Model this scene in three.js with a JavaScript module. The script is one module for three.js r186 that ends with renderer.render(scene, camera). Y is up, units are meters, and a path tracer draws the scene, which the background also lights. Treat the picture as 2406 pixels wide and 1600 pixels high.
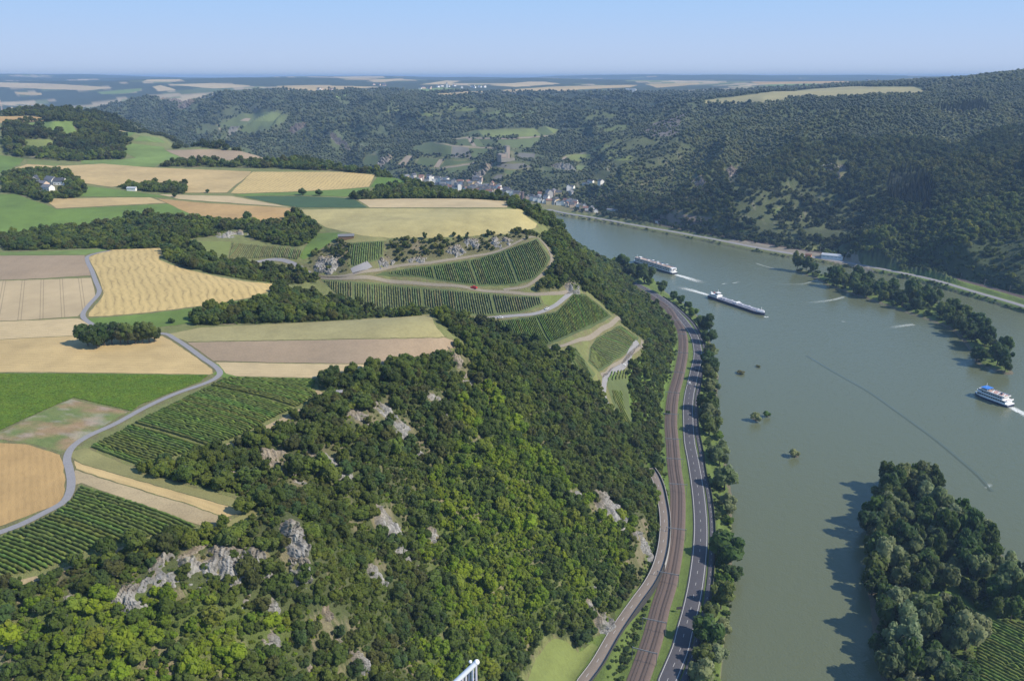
import * as THREE from 'three';
import { mergeGeometries } from 'three/addons/utils/BufferGeometryUtils.js';
import { ImprovedNoise } from 'three/addons/math/ImprovedNoise.js';

// ---------------------------------------------------------------- camera, sky, sun, exposure
const EYE = 288, PITCH = 18.38 * Math.PI / 180, F = 1866, PW = 2406, PH = 1600;
const scene = new THREE.Scene();
const camera = new THREE.PerspectiveCamera(2 * Math.atan(PH / 2 / F) * 180 / Math.PI, 1024 / 680, 1, 90000);
camera.position.set(0, EYE, 0);
camera.rotation.x = -PITCH;
const renderer = new THREE.WebGLRenderer({ antialias: true });
renderer.toneMapping = THREE.LinearToneMapping;
renderer.toneMappingExposure = 1.27;
renderer.shadowMap.enabled = true;
const lerp = (a, b, t) => a + (b - a) * t, clamp = (x, a = 0, b = 1) => Math.min(b, Math.max(a, x));
const sstep = (a, b, x) => { const t = clamp((x - a) / (b - a)); return t * t * (3 - 2 * t); };
{
  const w = 64, h = 256, d = new Float32Array(w * h * 4);
  const stops = [[-90, .30, .31, .26], [-3, .42, .49, .58], [0, .42, .50, .645], [1.5, .40, .505, .69], [4, .335, .49, .735], [8, .25, .46, .755], [13, .19, .42, .775], [35, .13, .255, .50], [90, .09, .165, .34]];
  for (let j = 0; j < h; j++) {
    const el = ((j + .5) / h - .5) * 180;
    let k = 0; while (k < stops.length - 2 && el > stops[k + 1][0]) k++;
    const t = clamp((el - stops[k][0]) / (stops[k + 1][0] - stops[k][0]));
    for (let i = 0; i < w; i++) for (let c = 0; c < 4; c++) d[(j * w + i) * 4 + c] = c === 3 ? 1 : lerp(stops[k][c + 1], stops[k + 1][c + 1], t);
  }
  const sky = new THREE.DataTexture(d, w, h, THREE.RGBAFormat, THREE.FloatType);
  sky.mapping = THREE.EquirectangularReflectionMapping; sky.magFilter = THREE.LinearFilter; sky.needsUpdate = true;
  scene.background = sky; scene.environment = sky;
}
const SUN_EL = 41 * Math.PI / 180, SUN_AZ = 21 * Math.PI / 180;   // from the right, slightly behind the camera
const sun = new THREE.DirectionalLight(new THREE.Color(1, .905, .76), 4.5);
sun.position.set(Math.cos(SUN_AZ) * Math.cos(SUN_EL) * 3000, Math.sin(SUN_EL) * 3000, Math.sin(SUN_AZ) * Math.cos(SUN_EL) * 3000);
sun.castShadow = true;
Object.assign(sun.shadow.camera, { left: -1600, right: 1600, top: 1600, bottom: -1600, near: 100, far: 7000 });
scene.add(sun); scene.add(sun.target);
scene.fog = new THREE.FogExp2(new THREE.Color(.42, .65, 1.0), 8e-5);

// ---------------------------------------------------------------- small helpers
function rng(seed) { let a = seed >>> 0; return () => { a = (a + 0x6d2b79f5) | 0; let t = Math.imul(a ^ (a >>> 15), 1 | a); t = (t + Math.imul(t ^ (t >>> 7), 61 | t)) ^ t; return ((t ^ (t >>> 14)) >>> 0) / 4294967296; }; }
const R = rng(20240611), rr = (a, b) => a + (b - a) * R();
const PN = new ImprovedNoise(), noise = (x, y, z = 0) => PN.noise(x + 100.3, y + 57.7, z + 11.1);
const fbm = (x, y, z = 0, o = 4) => { let s = 0, a = .5; for (let i = 0; i < o; i++) { s += a * noise(x, y, z + i * 7.1); x *= 2.03; y *= 2.03; z *= 2.03; a *= .5; } return s; };
const names = new Map();
function numbered(n) { const k = names.get(n) || 0; names.set(n, k + 1); return k ? `${n}_${String(k).padStart(3, '0')}` : n; }
function tag(o, label, category, group, kind) {
  if (label) o.userData.label = label;
  if (category) o.userData.category = category;
  if (group) o.userData.group = group;
  if (kind) o.userData.kind = kind;
  return o;
}
function thing(name, label, category, group, p = [0, 0, 0], turn = 0) {
  const o = new THREE.Group(); o.name = numbered(name); o.position.set(...p); o.rotation.y = turn; scene.add(o);
  return tag(o, label, category, group);
}
function mesh(name, geo, mat, parent) {
  const m = new THREE.Mesh(geo, mat); m.name = parent === scene ? numbered(name) : name; m.castShadow = m.receiveShadow = true; parent.add(m); return m;
}
const col = (r, g, b) => new THREE.Color().setRGB(r, g, b);
const std = (c, rough = .9, more = {}) => new THREE.MeshStandardMaterial({ color: Array.isArray(c) ? col(...c) : c, roughness: rough, ...more });
// a tiling texture from a function of (i, j, n) that gives linear factors
function tile(n, f, srgb = true) {
  const d = new Uint8Array(n * n * 4);
  const enc = (x) => Math.round(255 * clamp(srgb ? (x <= .0031308 ? 12.92 * x : 1.055 * Math.pow(x, 1 / 2.4) - .055) : x));
  for (let j = 0; j < n; j++) for (let i = 0; i < n; i++) { const v = f(i, j, n); for (let c = 0; c < 3; c++) d[(j * n + i) * 4 + c] = enc(Array.isArray(v) ? v[c] : v); d[(j * n + i) * 4 + 3] = 255; }
  const t = new THREE.DataTexture(d, n, n); t.wrapS = t.wrapT = THREE.RepeatWrapping; t.magFilter = THREE.LinearFilter; if (srgb) t.colorSpace = THREE.SRGBColorSpace; t.needsUpdate = true; return t;
}
// periodic value noise
function pnoise(per, seed) { const r = rng(seed), v = Float32Array.from({ length: per * per }, () => r()); return (x, y) => { const xi = Math.floor(x), yi = Math.floor(y), fx = x - xi, fy = y - yi, a = fx * fx * (3 - 2 * fx), b = fy * fy * (3 - 2 * fy), q = (i, j) => v[((j % per) + per) % per * per + ((i % per) + per) % per]; return lerp(lerp(q(xi, yi), q(xi + 1, yi), a), lerp(q(xi, yi + 1), q(xi + 1, yi + 1), a), b); }; }

// ---------------------------------------------------------------- terrain: heights over a fan of (direction, distance) about the valley
const CP = Math.cos(PITCH), SP = Math.sin(PITCH);
const kOf = (py) => (py - PH / 2) / F * CP + SP, fOf = (py) => CP - (py - PH / 2) / F * SP;
const ctrl = [];
const addH = (px, py, h) => { const z = (EYE - h) / kOf(py), g = z * fOf(py), x = (px - PW / 2) / F * z; ctrl.push([x / g, Math.log(g), h]); };
const addZ = (px, py, z) => { const g = z * fOf(py), x = (px - PW / 2) / F * z; ctrl.push([x / g, Math.log(g), EYE - kOf(py) * z]); };
const addW = (px, z, h) => { const dy = ((EYE - h) / z - SP) / CP, g = z * (CP - dy * SP), x = (px - PW / 2) / F * z; ctrl.push([x / g, Math.log(g), h]); };   // a place seen or hidden at depth z with height h
const list = (add, s) => s.trim().split(/\s*;\s*/).forEach((t) => add(...t.split(/[\s,]+/).map(Number)));
// near plateau
list(addH, `0,1370,134; 0,1250,136; 0,1100,138; 0,950,140; 0,800,143; 0,700,146; 0,600,149; 200,1300,134.5; 350,1250,135; 480,1250,133; 200,1050,139; 200,880,141; 230,640,148;
 500,900,140; 400,1000,139; 600,1000,137; 770,920,137; 590,1185,131; 320,1090,136; 740,840,139; 900,860,138; 1050,790,137; 1010,745,137; 700,760,140; 450,750,142; 400,640,147; 620,675,142; 560,725,141`);
// wooded edge and slope below it
list(addH, `0,1400,132; 0,1500,124; 0,1600,116; 200,1400,129; 200,1600,114; 400,1400,125.5; 400,1600,109; 600,1400,116; 600,1600,99; 690,1230,131; 700,1370,113; 560,1290,128; 450,1320,129;
 1450,1300,30; 1400,1200,48; 1450,1150,38; 1300,1050,70; 1200,950,98; 1100,900,115; 1000,950,122; 900,1000,124; 850,1080,121; 1000,1100,101; 1100,1200,82; 1200,1300,60; 1300,1400,40; 1000,1300,80;
 1100,1450,58; 900,1200,104; 800,1150,119; 700,1130,126; 650,1170,129; 1250,1500,31; 1240,1600,25; 1340,1500,20; 1100,1600,44; 950,1600,62; 800,1600,82; 820,1400,98; 1340,1600,13;
 1060,757,134; 1150,801,121; 1250,846,98; 1350,908,70; 1430,968,40; 1530,1085,14`);
list(addW, `0,215,98; 400,215,84; 800,240,55; 1100,280,24; 1300,310,13; 0,150,70; 700,150,40; 1200,150,12; 1700,200,5; 2300,250,0; 0,90,40; 1200,90,10; 2400,120,0`);
// side valley, vine terraces, headland
list(addW, `900,600,98; 1000,600,93; 1100,592,88; 800,610,106; 1200,605,82; 700,640,117; 1300,585,77; 1390,600,55`);
list(addH, `760,655,122; 900,662,119; 1115,680,114; 1240,690,111; 1100,748,100; 1200,748,99; 1000,735,101; 850,715,108; 900,635,127; 1000,612,132.5; 1150,582,139; 1265,562,143; 1292,610,132; 1250,660,119; 1100,672,117; 950,655,121;
 1080,585,139; 1080,556,148; 1000,560,148; 850,568,146; 850,625,132; 760,648,124; 790,592,139; 600,575,141; 600,612,132; 700,592,138; 460,590,143; 650,628,128; 420,600,146; 560,650,137; 520,640,142;
 650,530,146; 540,550,146; 730,560,142; 1343,688,108; 1280,735,100; 1440,757,82; 1270,822,86; 1345,793,85; 1500,800,65; 1430,900,46; 1440,970,32; 1500,1000,15; 1290,815,91; 1390,893,62; 1410,885,62; 1510,812,57; 1460,765,77; 1385,815,77;
 1445,880,54; 1450,920,44; 1480,1010,20; 1300,515,142; 1345,590,113; 1350,640,99; 1345,672,112; 1385,660,94; 1420,700,68; 1500,760,41; 1530,800,23; 1480,720,38; 1515,720,20; 1500,850,44; 1530,950,19; 1480,1000,18; 1545,900,17; 1550,850,20`);
list(addW, `1400,900,72; 1440,960,40; 1470,1030,20; 1400,1130,40; 1300,1180,60; 1340,1320,8; 1250,1300,45; 1200,1100,118; 1200,1350,55; 1050,1300,95; 1050,1600,30; 900,1350,102; 900,1650,40; 700,1600,92; 700,1850,25; 500,1700,120; 400,2000,12; 200,1900,140; 0,2150,60; -300,2300,60; 1250,950,143`);
// headland plateau and farmland
list(addH, `100,585,149; 100,552,140; 300,545,142; 100,500,150; 100,450,158; 130,432,160; 0,430,163; 200,400,164; 500,410,158; 800,440,150; 600,480,152; 600,510,150; 450,495,151; 800,550,148; 750,500,152; 1000,556,148.5; 1200,543,149; 1250,515,149; 1000,500,154; 1000,475,155; 1180,478,152;
 950,425,150; 880,460,152; 1000,452,148; 1100,465,146; 600,385,162; 860,405,155; 300,375,168; 100,385,168; 0,360,178; 600,365,162; 700,378,155; 480,350,168; 350,350,172; 330,330,175; 260,315,178; 480,338,166;
 160,360,172; 0,340,188; 100,330,190; 0,290,205; 100,290,204; 170,300,198; 0,265,213; 165,266,211; 290,330,180; 240,290,194; 60,252,215`);
list(addW, `-200,2600,190; 0,2700,150; 0,3600,90; 150,3400,80; 150,2400,150; 300,1900,160; 450,1750,150`);
// river level, left bank strip
list(addH, `1500,680,8; 1560,745,8; 1595,800,8; 1600,850,8; 1595,900,8; 1580,960,8; 1577,1000,8; 1580,1100,8; 1592,1200,8; 1589,1270,8; 1545,1450,8; 1500,1560,8; 1640,850,7; 1617,1000,7; 1647,1240,7; 1620,1450,7; 1568,1600,7;
 1535,1110,12; 1556,1180,12; 1565,1250,12; 1550,1330,12; 1500,1400,12; 1440,1490,12; 1370,1600,12; 1700,1400,1; 1680,1000,1; 1640,740,1; 1560,690,1; 2000,1000,-3; 1800,700,-3; 1500,560,-3; 2200,1400,1; 1800,1400,-3; 2400,900,-3; 2100,660,0`);
// far bank, town, castle hill
list(addH, `1290,490,6; 1450,520,6; 1600,548,7; 1774,583,7; 1944,608,7; 2100,640,7; 2300,690,7; 2406,718,7; 1604,535,10; 1774,565,10; 1944,592,10; 2100,618,10; 2300,665,10; 2406,692,10; 1100,455,9; 1300,480,8; 1000,430,10; 1200,470,7; 1410,440,45; 1380,470,15; 1300,440,38`);
list(addZ, `1190,372,2060; 1180,400,2035; 1130,420,2035; 1240,380,2120; 1250,420,2000; 1100,380,2230; 1100,350,2300; 1100,300,2600; 1200,345,2330; 1250,310,2500; 1100,280,2750; 1100,250,3000; 1100,216,4300; 950,380,2250; 950,330,2500; 800,380,2350; 800,300,2750; 800,225,3500;
 650,360,2400; 500,300,2850; 500,232,3600; 650,250,3200; 330,240,3700; 310,290,3250; 200,232,5200; 250,262,4300; 100,205,6500; 0,212,6800; 0,240,5600; 120,245,5200; 640,210,4200; 900,210,4500; 1000,212,4800; 1350,218,4300; 1350,260,3200; 1350,320,2500; 1350,380,2200; 1450,340,2250; 1450,420,1850; 1450,270,2800; 1480,200,6500;
 1600,500,1560; 1600,450,1680; 1600,400,1830; 1600,340,2050; 1560,300,2350; 1640,262,2550; 1640,246,2680; 1560,250,3000; 1600,215,4500; 1750,470,1530; 1750,400,1700; 1750,330,1950; 1750,280,2200; 1750,250,2420; 1750,222,2750; 1900,540,1420; 1900,450,1530; 1900,370,1680; 1900,300,1900; 1900,240,2250; 1880,212,2900;
 2050,540,1310; 2050,470,1410; 2050,400,1540; 2050,330,1720; 2050,270,1950; 2040,226,2300; 2050,204,3000; 2170,215,2700; 2000,195,4200; 1800,196,5200; 1960,575,1380; 2100,560,1230;
 2250,560,1180; 2250,480,1290; 2250,430,1380; 2250,395,1520; 2250,330,1720; 2250,260,2050; 2250,200,2600; 2300,182,2850; 2406,600,1120; 2406,500,1230; 2406,420,1340; 2406,385,1420; 2406,350,1650; 2406,270,2000; 2406,210,2350; 2406,172,2650; 2200,190,3200; 2700,160,2800; 2700,400,1200; 2700,600,950`);
list(addW, `-300,5000,200; -300,8000,250; 2700,4000,290; 2300,4500,270; 2000,6000,262; 1500,8000,262; 1000,8000,262; 500,8000,255; 0,9000,262; 2400,9000,272; 700,6000,235; 1200,6200,250; 300,6000,225;
 -300,14000,262; 200,14000,262; 700,13000,268; 1200,13500,268; 1700,13000,272; 2400,14000,275; 0,24000,285; 600,24000,288; 1200,24000,290; 1800,24000,288; 2400,24000,288`);
// solve the interpolation (multiquadric + plane) through the places above
const C2 = .025 * .025, N = ctrl.length, M = N + 3;
const phi = (du, dv) => Math.sqrt(du * du + dv * dv + C2);
const wts = (() => {
  const A = Array.from({ length: M }, () => new Float64Array(M + 1));
  for (let i = 0; i < N; i++) {
    for (let j = 0; j < N; j++) A[i][j] = phi(ctrl[i][0] - ctrl[j][0], ctrl[i][1] - ctrl[j][1]);
    A[i][i] -= .0015;
    A[i][N] = A[N][i] = 1; A[i][N + 1] = A[N + 1][i] = ctrl[i][0]; A[i][N + 2] = A[N + 2][i] = ctrl[i][1]; A[i][M] = ctrl[i][2];
  }
  for (let c = 0; c < M; c++) {
    let p = c; for (let r = c + 1; r < M; r++) if (Math.abs(A[r][c]) > Math.abs(A[p][c])) p = r;
    [A[c], A[p]] = [A[p], A[c]];
    for (let r = c + 1; r < M; r++) { const f = A[r][c] / A[c][c]; if (f) for (let k = c; k <= M; k++) A[r][k] -= f * A[c][k]; }
  }
  const x = new Float64Array(M);
  for (let r = M - 1; r >= 0; r--) { let s = A[r][M]; for (let k = r + 1; k < M; k++) s -= A[r][k] * x[k]; x[r] = s / A[r][r]; }
  return x;
})();
const U0 = -1.02, U1 = 1.02, NU = 660;
const vs = []; { let v = Math.log(115); while (v < Math.log(1600)) { vs.push(v); v += .0056; } while (v < Math.log(4200)) { vs.push(v); v += .0095; } while (v < Math.log(27000)) { vs.push(v); v += .03; } }
const NV = vs.length, gs = vs.map(Math.exp), DU = (U1 - U0) / (NU - 1);
const rowOf = (g) => { const v = Math.log(Math.max(g, gs[0])); let a = 0, b = NV - 1; if (v >= vs[b]) return b - .001; while (b - a > 1) { const m = (a + b) >> 1; if (vs[m] <= v) a = m; else b = m; } return a + (g - gs[a]) / (gs[a + 1] - gs[a]); };
const colOf = (u) => clamp((u - U0) / DU, 0, NU - 1.001);
const Hm = new Float32Array(NU * NV);
for (let j = 0; j < NV; j++) for (let i = 0; i < NU; i++) {
  const u = U0 + DU * i, v = vs[j]; let s = wts[N] + wts[N + 1] * u + wts[N + 2] * v;
  for (let k = 0; k < N; k++) { const a = u - ctrl[k][0], b = v - ctrl[k][1]; s += wts[k] * Math.sqrt(a * a + b * b + C2); }
  const g = gs[j], x = u * g;
  if (g > 3500) s += sstep(3800, 6500, g) * (1 - sstep(7000, 8500, g)) * fbm(x / 1500, g / 1500, 3) * 26 + (g < 6500 ? 0 : 0); if (g > 6000) { const q = sstep(6000, 7500, g), ra = 246 + 110 * fbm(x / 2600, g / 5200, 3, 3), rb = 286 + 170 * fbm(x / 3800, g / 9000, 23, 3); s = lerp(s, g < 9500 ? ra : lerp(ra, rb, sstep(9500, 12000, g)), q); if (g > 15000) s -= 40 * sstep(15000, 19000, g); }
  if (g > 1200 && g < 4600) { const n = fbm(x / 420, g / 420, 8, 2), a = x > 250 && g < 2900 ? (x * .59 - g * .81) / 150 : x / 190 + g / 900, c = x > 250 && g < 2900 ? (x * .81 + g * .59) / 700 : g / 1100, rd = .20 - Math.abs(noise(a + 1.3 * n, c, 4)) * 1.15, r2 = .2 - Math.abs(noise(a * 2.3 + 2 * n, c * 2, 14)); const cal = 1 - .85 * sstep(-.19, -.14, u) * (1 - sstep(.06, .12, u)) * sstep(1700, 1900, g) * (1 - sstep(2650, 2900, g)); s += cal * sstep(1220, 1480, g) * (n * 30 + rd * 85 + r2 * 34) * sstep(18, 75, s) * (1 - .9 * sstep(185, 225, s)); }
  Hm[j * NU + i] = s;
}
// height of the ground sheet at (x, forward g), on its own triangles
function heightAt(x, g) {
  const a = colOf(x / g), b = rowOf(g), i = Math.floor(a), j = Math.floor(b), fx = a - i, fy = b - j, o = j * NU + i;
  const h00 = Hm[o], h10 = Hm[o + 1], h01 = Hm[o + NU], h11 = Hm[o + NU + 1];
  return fx + fy <= 1 ? h00 + (h10 - h00) * fx + (h01 - h00) * fy : h11 + (h01 - h11) * (1 - fx) + (h10 - h11) * (1 - fy);
}
// where the ray through a point of the photograph meets the ground: {x, g, h}
function at(px, py, gmin = 150, gmax = 26000) {
  const fr = fOf(py), u = (px - PW / 2) / F / fr, s = kOf(py) / fr;
  let pg = gmin, pd = EYE - s * gmin - heightAt(u * gmin, gmin), best = [1e9, gmin];
  for (let g = gmin; g < gmax;) {
    const d = EYE - s * g - heightAt(u * g, g);
    if (d < 0) { if (g > gmin) { let lo = pg, hi = g; for (let k = 0; k < 18; k++) { const m = (lo + hi) / 2; if (EYE - s * m - heightAt(u * m, m) < 0) hi = m; else lo = m; } g = lo; } return { x: u * g, g, h: heightAt(u * g, g) }; }
    if (d / g < best[0]) best = [d / g, g];
    pg = g; pd = d; g += Math.max(.6, g * .0035);
  }
  const g = best[1]; return { x: u * g, g, h: heightAt(u * g, g) };
}
const plane0 = (px, py, h = 0) => { const z = (EYE - h) / kOf(py), g = z * fOf(py); return { x: (px - PW / 2) / F * z, g, h }; };   // on a level surface
const pxOf = (x, g, h) => { const dz = g * CP + (EYE - h) * SP, dy = (EYE - h) * CP - g * SP; return [PW / 2 + F * x / dz, PH / 2 + F * dy / dz, dz]; };
const pts = (s) => s.trim().split(/\s*;\s*/).map((t) => t.split(/[\s,]+/).map(Number));
function subdivide(p, step, closed) { const o = []; for (let i = 0; i < p.length - (closed ? 0 : 1); i++) { const a = p[i], b = p[(i + 1) % p.length], n = Math.max(1, Math.ceil(Math.hypot(b[0] - a[0], b[1] - a[1]) / step)); for (let k = 0; k < n; k++) o.push([lerp(a[0], b[0], k / n), lerp(a[1], b[1], k / n)]); } if (!closed) o.push(p[p.length - 1]); return o; }
function smooth(p, step) { const c = new THREE.CatmullRomCurve3(p.map((q) => new THREE.Vector3(q[0], 0, q[1])), false, 'centripetal'); return c.getSpacedPoints(Math.max(2, Math.ceil(c.getLength() / step))).map((v) => [v.x, v.z]); }
function inside(p, x, y) { let c = false; for (let i = 0, j = p.length - 1; i < p.length; j = i++) if ((p[i][1] > y) !== (p[j][1] > y) && x < (p[j][0] - p[i][0]) * (y - p[i][1]) / (p[j][1] - p[i][1]) + p[i][0]) c = !c; return c; }
const box = (p) => p.reduce((b, q) => [Math.min(b[0], q[0]), Math.min(b[1], q[1]), Math.max(b[2], q[0]), Math.max(b[3], q[1])], [1e9, 1e9, -1e9, -1e9]);
function segDist(p, x, y, closed) { let m = 1e18, w = 0, t0 = 0; for (let i = 0; i < p.length - (closed ? 0 : 1); i++) { const a = p[i], b = p[(i + 1) % p.length], dx = b[0] - a[0], dy = b[1] - a[1], t = clamp(((x - a[0]) * dx + (y - a[1]) * dy) / (dx * dx + dy * dy + 1e-9)), d = (x - a[0] - t * dx) ** 2 + (y - a[1] - t * dy) ** 2; if (d < m) { m = d; w = i; t0 = t; } } return [Math.sqrt(m), w, t0]; }

// ---------------------------------------------------------------- the river and its islands, in metres (x, g)
const level = (s, h = 0) => pts(s).map(([a, b]) => { const p = plane0(a, b, h); return [p.x, p.g]; });
const deep = (s) => pts(s).map(([px, z]) => { const dy = (EYE / z - SP) / CP; return [(px - PW / 2) / F * z, z * (CP - dy * SP)]; });
const leftShore = [[150, -120], [112, 100], [102, 240], ...level('1692,1600; 1697,1560; 1703,1509; 1712,1440; 1720,1372; 1722,1310; 1718,1233; 1722,1180; 1715,1134; 1708,1085; 1694,1040; 1690,986; 1686,940; 1688,901; 1684,860; 1672,810; 1656,768; 1617,720; 1570,690; 1535,660; 1500,640'), ...deep('1440,1262; 1380,1340; 1300,1460; 1200,1600; 1050,1750; 900,1850; 700,1960; 400,2080; 0,2250; -500,2450')];
const rightShore = [[1250, -120], [1150, 300], [1000, 600], [830, 850], ...level('2406,732; 2300,702; 2185,670; 2100,648; 2010,629; 1944,617; 1774,590; 1604,556; 1450,527; 1290,498'), ...deep('1200,1840; 1050,1960; 900,2090; 700,2220; 400,2380; 0,2560; -500,2800')];
const riverP = subdivide([...smooth(leftShore, 12), ...smooth(rightShore, 12).reverse()], 40, true);
const islandFar = smooth(level('1869,638; 1912,653; 1950,672; 1997,689; 2061,711; 2125,733; 2189,755; 2232,772; 2262,800; 2288,835; 2300,856; 2338,870; 2372,882; 2384,878; 2368,862; 2352,822; 2302,770; 2240,728; 2150,693; 2050,668; 1950,648; 1880,634; 1869,638'), 8);
const islandNear = smooth([...level('2132,1122; 2096,1146; 2060,1180; 2044,1220; 2036,1270; 2043,1321; 2038,1372; 2047,1424; 2053,1492; 2060,1543; 2074,1597; 2090,1660'), [265, 180], [420, 150], [560, 330], ...level('2500,1440; 2406,1350; 2330,1283; 2250,1216; 2185,1162; 2150,1130; 2132,1122')], 6);
const islets = [[1741, 873, 4.5], [1782, 859, 3], [1777, 985, 5], [1802, 976, 4], [1868, 1070, 5]].map(([a, b, r]) => { const p = plane0(a, b); return [p.x, p.g, r]; });
const islandBoxes = [islandFar, islandNear].map(box), riverB = box(riverP);
for (let j = 0; j < NV; j++) for (let i = 0; i < NU; i++) {
  const g = gs[j], x = (U0 + DU * i) * g, o = j * NU + i;
  if (x < riverB[0] - 80 || x > riverB[2] + 80 || g > riverB[3] + 80) { Hm[o] = Math.max(Hm[o], 1.5); continue; }
  const d = segDist(riverP, x, g, true)[0];
  if (!inside(riverP, x, g)) { const t = sstep(0, g > 1150 ? 14 : 22, d), base = g > 1150 ? 4.5 : 3.5; Hm[o] = Math.max(.25 + Math.min(d * .35, base), lerp(Math.min(Hm[o], base + 1), Math.max(Hm[o], base), t)); continue; }
  let h = -Math.min(4, .25 + d * .35);
  [islandFar, islandNear].forEach((p, k) => { const b = islandBoxes[k]; if (x > b[0] - 12 && x < b[2] + 12 && g > b[1] - 12 && g < b[3] + 12) { const e = segDist(p, x, g, true)[0]; h = Math.max(h, inside(p, x, g) ? Math.min(2.2, .2 + e * .25) : -Math.min(4, e * .3)); } });
  for (const [ix, ig, r] of islets) h = Math.max(h, .7 - Math.hypot(x - ix, (g - ig) * .8) / r);
  Hm[o] = h;
}
// ---------------------------------------------------------------- roads: centre lines; level ones are cut into the ground
const line = (s, h, step = 5) => smooth(pts(s).map(([a, b]) => { const p = h == null ? at(a, b) : plane0(a, b, h); return [p.x, p.g]; }), step);
const below = (l, n, dx, dg) => { const o = []; for (let k = n; k > 0; k--) o.push([l[0][0] + dx * k, l[0][1] + dg * k]); return [...o, ...l]; };
const mainRoad = below(line('1568,1600; 1582,1567; 1600,1522; 1608,1488; 1621,1441; 1633,1386; 1641,1332; 1645.5,1287; 1647,1236; 1644,1185; 1638,1134; 1629.5,1083; 1621,1039; 1617.5,981; 1617,958; 1620.5,926; 1626,901; 1633,871; 1640,841; 1639,816; 1631,788; 1616,765; 1589,733; 1561,707; 1531,686; 1497,668; 1470,655', 7), 8, -1.8, -9);
const railLine = below(line('1497,1600; 1514,1553; 1534,1492; 1551,1427; 1568,1372; 1582,1304; 1589,1253; 1592,1202; 1592,1151; 1585,1100; 1580,1039; 1576.5,997; 1578,958; 1582,926; 1589,901; 1596,875; 1601,852; 1605,826; 1605,794; 1599,769; 1584,746; 1570,724; 1548,707; 1519,690; 1490,674', 8.5), 8, -2.2, -9);
const bikePath = below(line('1606,1600; 1618,1570; 1636,1509; 1652,1458; 1662,1406; 1669,1355; 1672,1304; 1674,1253; 1671,1202; 1663.6,1151; 1655,1117; 1646,1055; 1639.5,1022; 1636,989; 1636,956; 1638,930; 1644,900; 1651,860; 1656,838; 1655,816; 1645,788; 1629,760; 1608,738; 1582,716; 1555,697', 6.6), 8, -1.8, -9);
const tanRoad = below(line('1370,1600; 1400,1560; 1441,1490; 1470,1446; 1500,1404; 1526,1368; 1545,1330; 1556,1290; 1561,1250; 1561,1215; 1556,1180; 1548,1143; 1538,1118; 1526,1100', 12), 8, -3.5, -8);
const farRoad = line('1288,492; 1330,501; 1400,512; 1500,530; 1604,548; 1700,566; 1774,581; 1860,596; 1944,609; 2010,620; 2100,637; 2185,655; 2300,688; 2406,719; 2520,760', 5, 8);
const farRail = line('1340,490; 1440,506; 1604,538; 1774,568; 1890,588; 1990,602; 2100,620; 2185,638; 2300,668; 2406,698; 2520,735', 8, 8);
function level_out(l, h, flat, fall, keep = false) {
  const b = box(l), pad = flat + fall + 10;
  for (let j = 0; j < NV; j++) { const g = gs[j]; if (g < b[1] - pad || g > b[3] + pad) continue; const i0 = Math.max(0, Math.floor(((b[0] - pad) / g - U0) / DU)), i1 = Math.min(NU - 1, Math.ceil(((b[2] + pad) / g - U0) / DU)); for (let i = i0; i <= i1; i++) { const d = segDist(l, (U0 + DU * i) * g, g)[0]; if (d < flat + fall) { const o = j * NU + i; Hm[o] = lerp(h, Hm[o], sstep(flat, flat + fall, d)); } } }
}
level_out(tanRoad, 11.6, 5, 9); level_out(railLine, 7.6, 8.5, 7); level_out(mainRoad, 6.6, 7.5, 5); level_out(bikePath, 6.2, 3, 4.5);
level_out(farRoad, 4.8, 7, 9); level_out(farRail, 7.6, 9, 12);
// ---------------------------------------------------------------- land cover, painted over the ground's cells
const GRASS = 0, FIELD = 1, WOOD = 2, SCRUB = 3, FARWOOD = 4, CONIFER = 5, DARK = 6, BARE = 7, BRIGHT = 8, THIN = 9;
const LC = new Uint8Array(NU * NV);
const toGrid = ([x, g]) => [(x / g - U0) / DU, rowOf(g)];
const world = (s, gmin = 150, gmax = 26000, step = 12) => subdivide(typeof s === 'string' ? pts(s) : s, step, true).map(([a, b]) => { const p = at(a, b, gmin, gmax); return [p.x, p.g]; });
function paint(poly, code) {
  const q = poly.map(toGrid), b = box(q);
  for (let j = Math.max(0, Math.floor(b[1])); j <= Math.min(NV - 1, Math.ceil(b[3])); j++) for (let i = Math.max(0, Math.floor(b[0])); i <= Math.min(NU - 1, Math.ceil(b[2])); i++) if (inside(q, i, j)) LC[j * NU + i] = code;
}
const lcAt = (x, g) => LC[Math.round(rowOf(g)) * NU + Math.round(colOf(x / g))];
function paintLine(l, half, code) { const b = box(l); for (let j = 0; j < NV; j++) { const g = gs[j]; if (g < b[1] - half || g > b[3] + half) continue; for (let i = Math.max(0, Math.floor(((b[0] - half) / g - U0) / DU)); i <= Math.min(NU - 1, ((b[2] + half) / g - U0) / DU); i++) if (segDist(l, (U0 + DU * i) * g, g)[0] < half) LC[j * NU + i] = code; } }
// far country first: woods on the valley sides, mixed land above
for (let j = 0; j < NV; j++) if (gs[j] > 1150) for (let i = 0; i < NU; i++) { const g = gs[j], x = (U0 + DU * i) * g, h = Hm[j * NU + i]; if (h > 6 && !(x < 300 && g < 1750 && h > 110)) LC[j * NU + i] = g > 4200 && fbm(x / 1300, g / 1700, 2) < (g > 7500 ? -.24 : -.11) ? FIELD : FARWOOD; }
const W = (code, s, gmax = 26000, gmin = 150) => paint(world(s, gmin, gmax), code);
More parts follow.
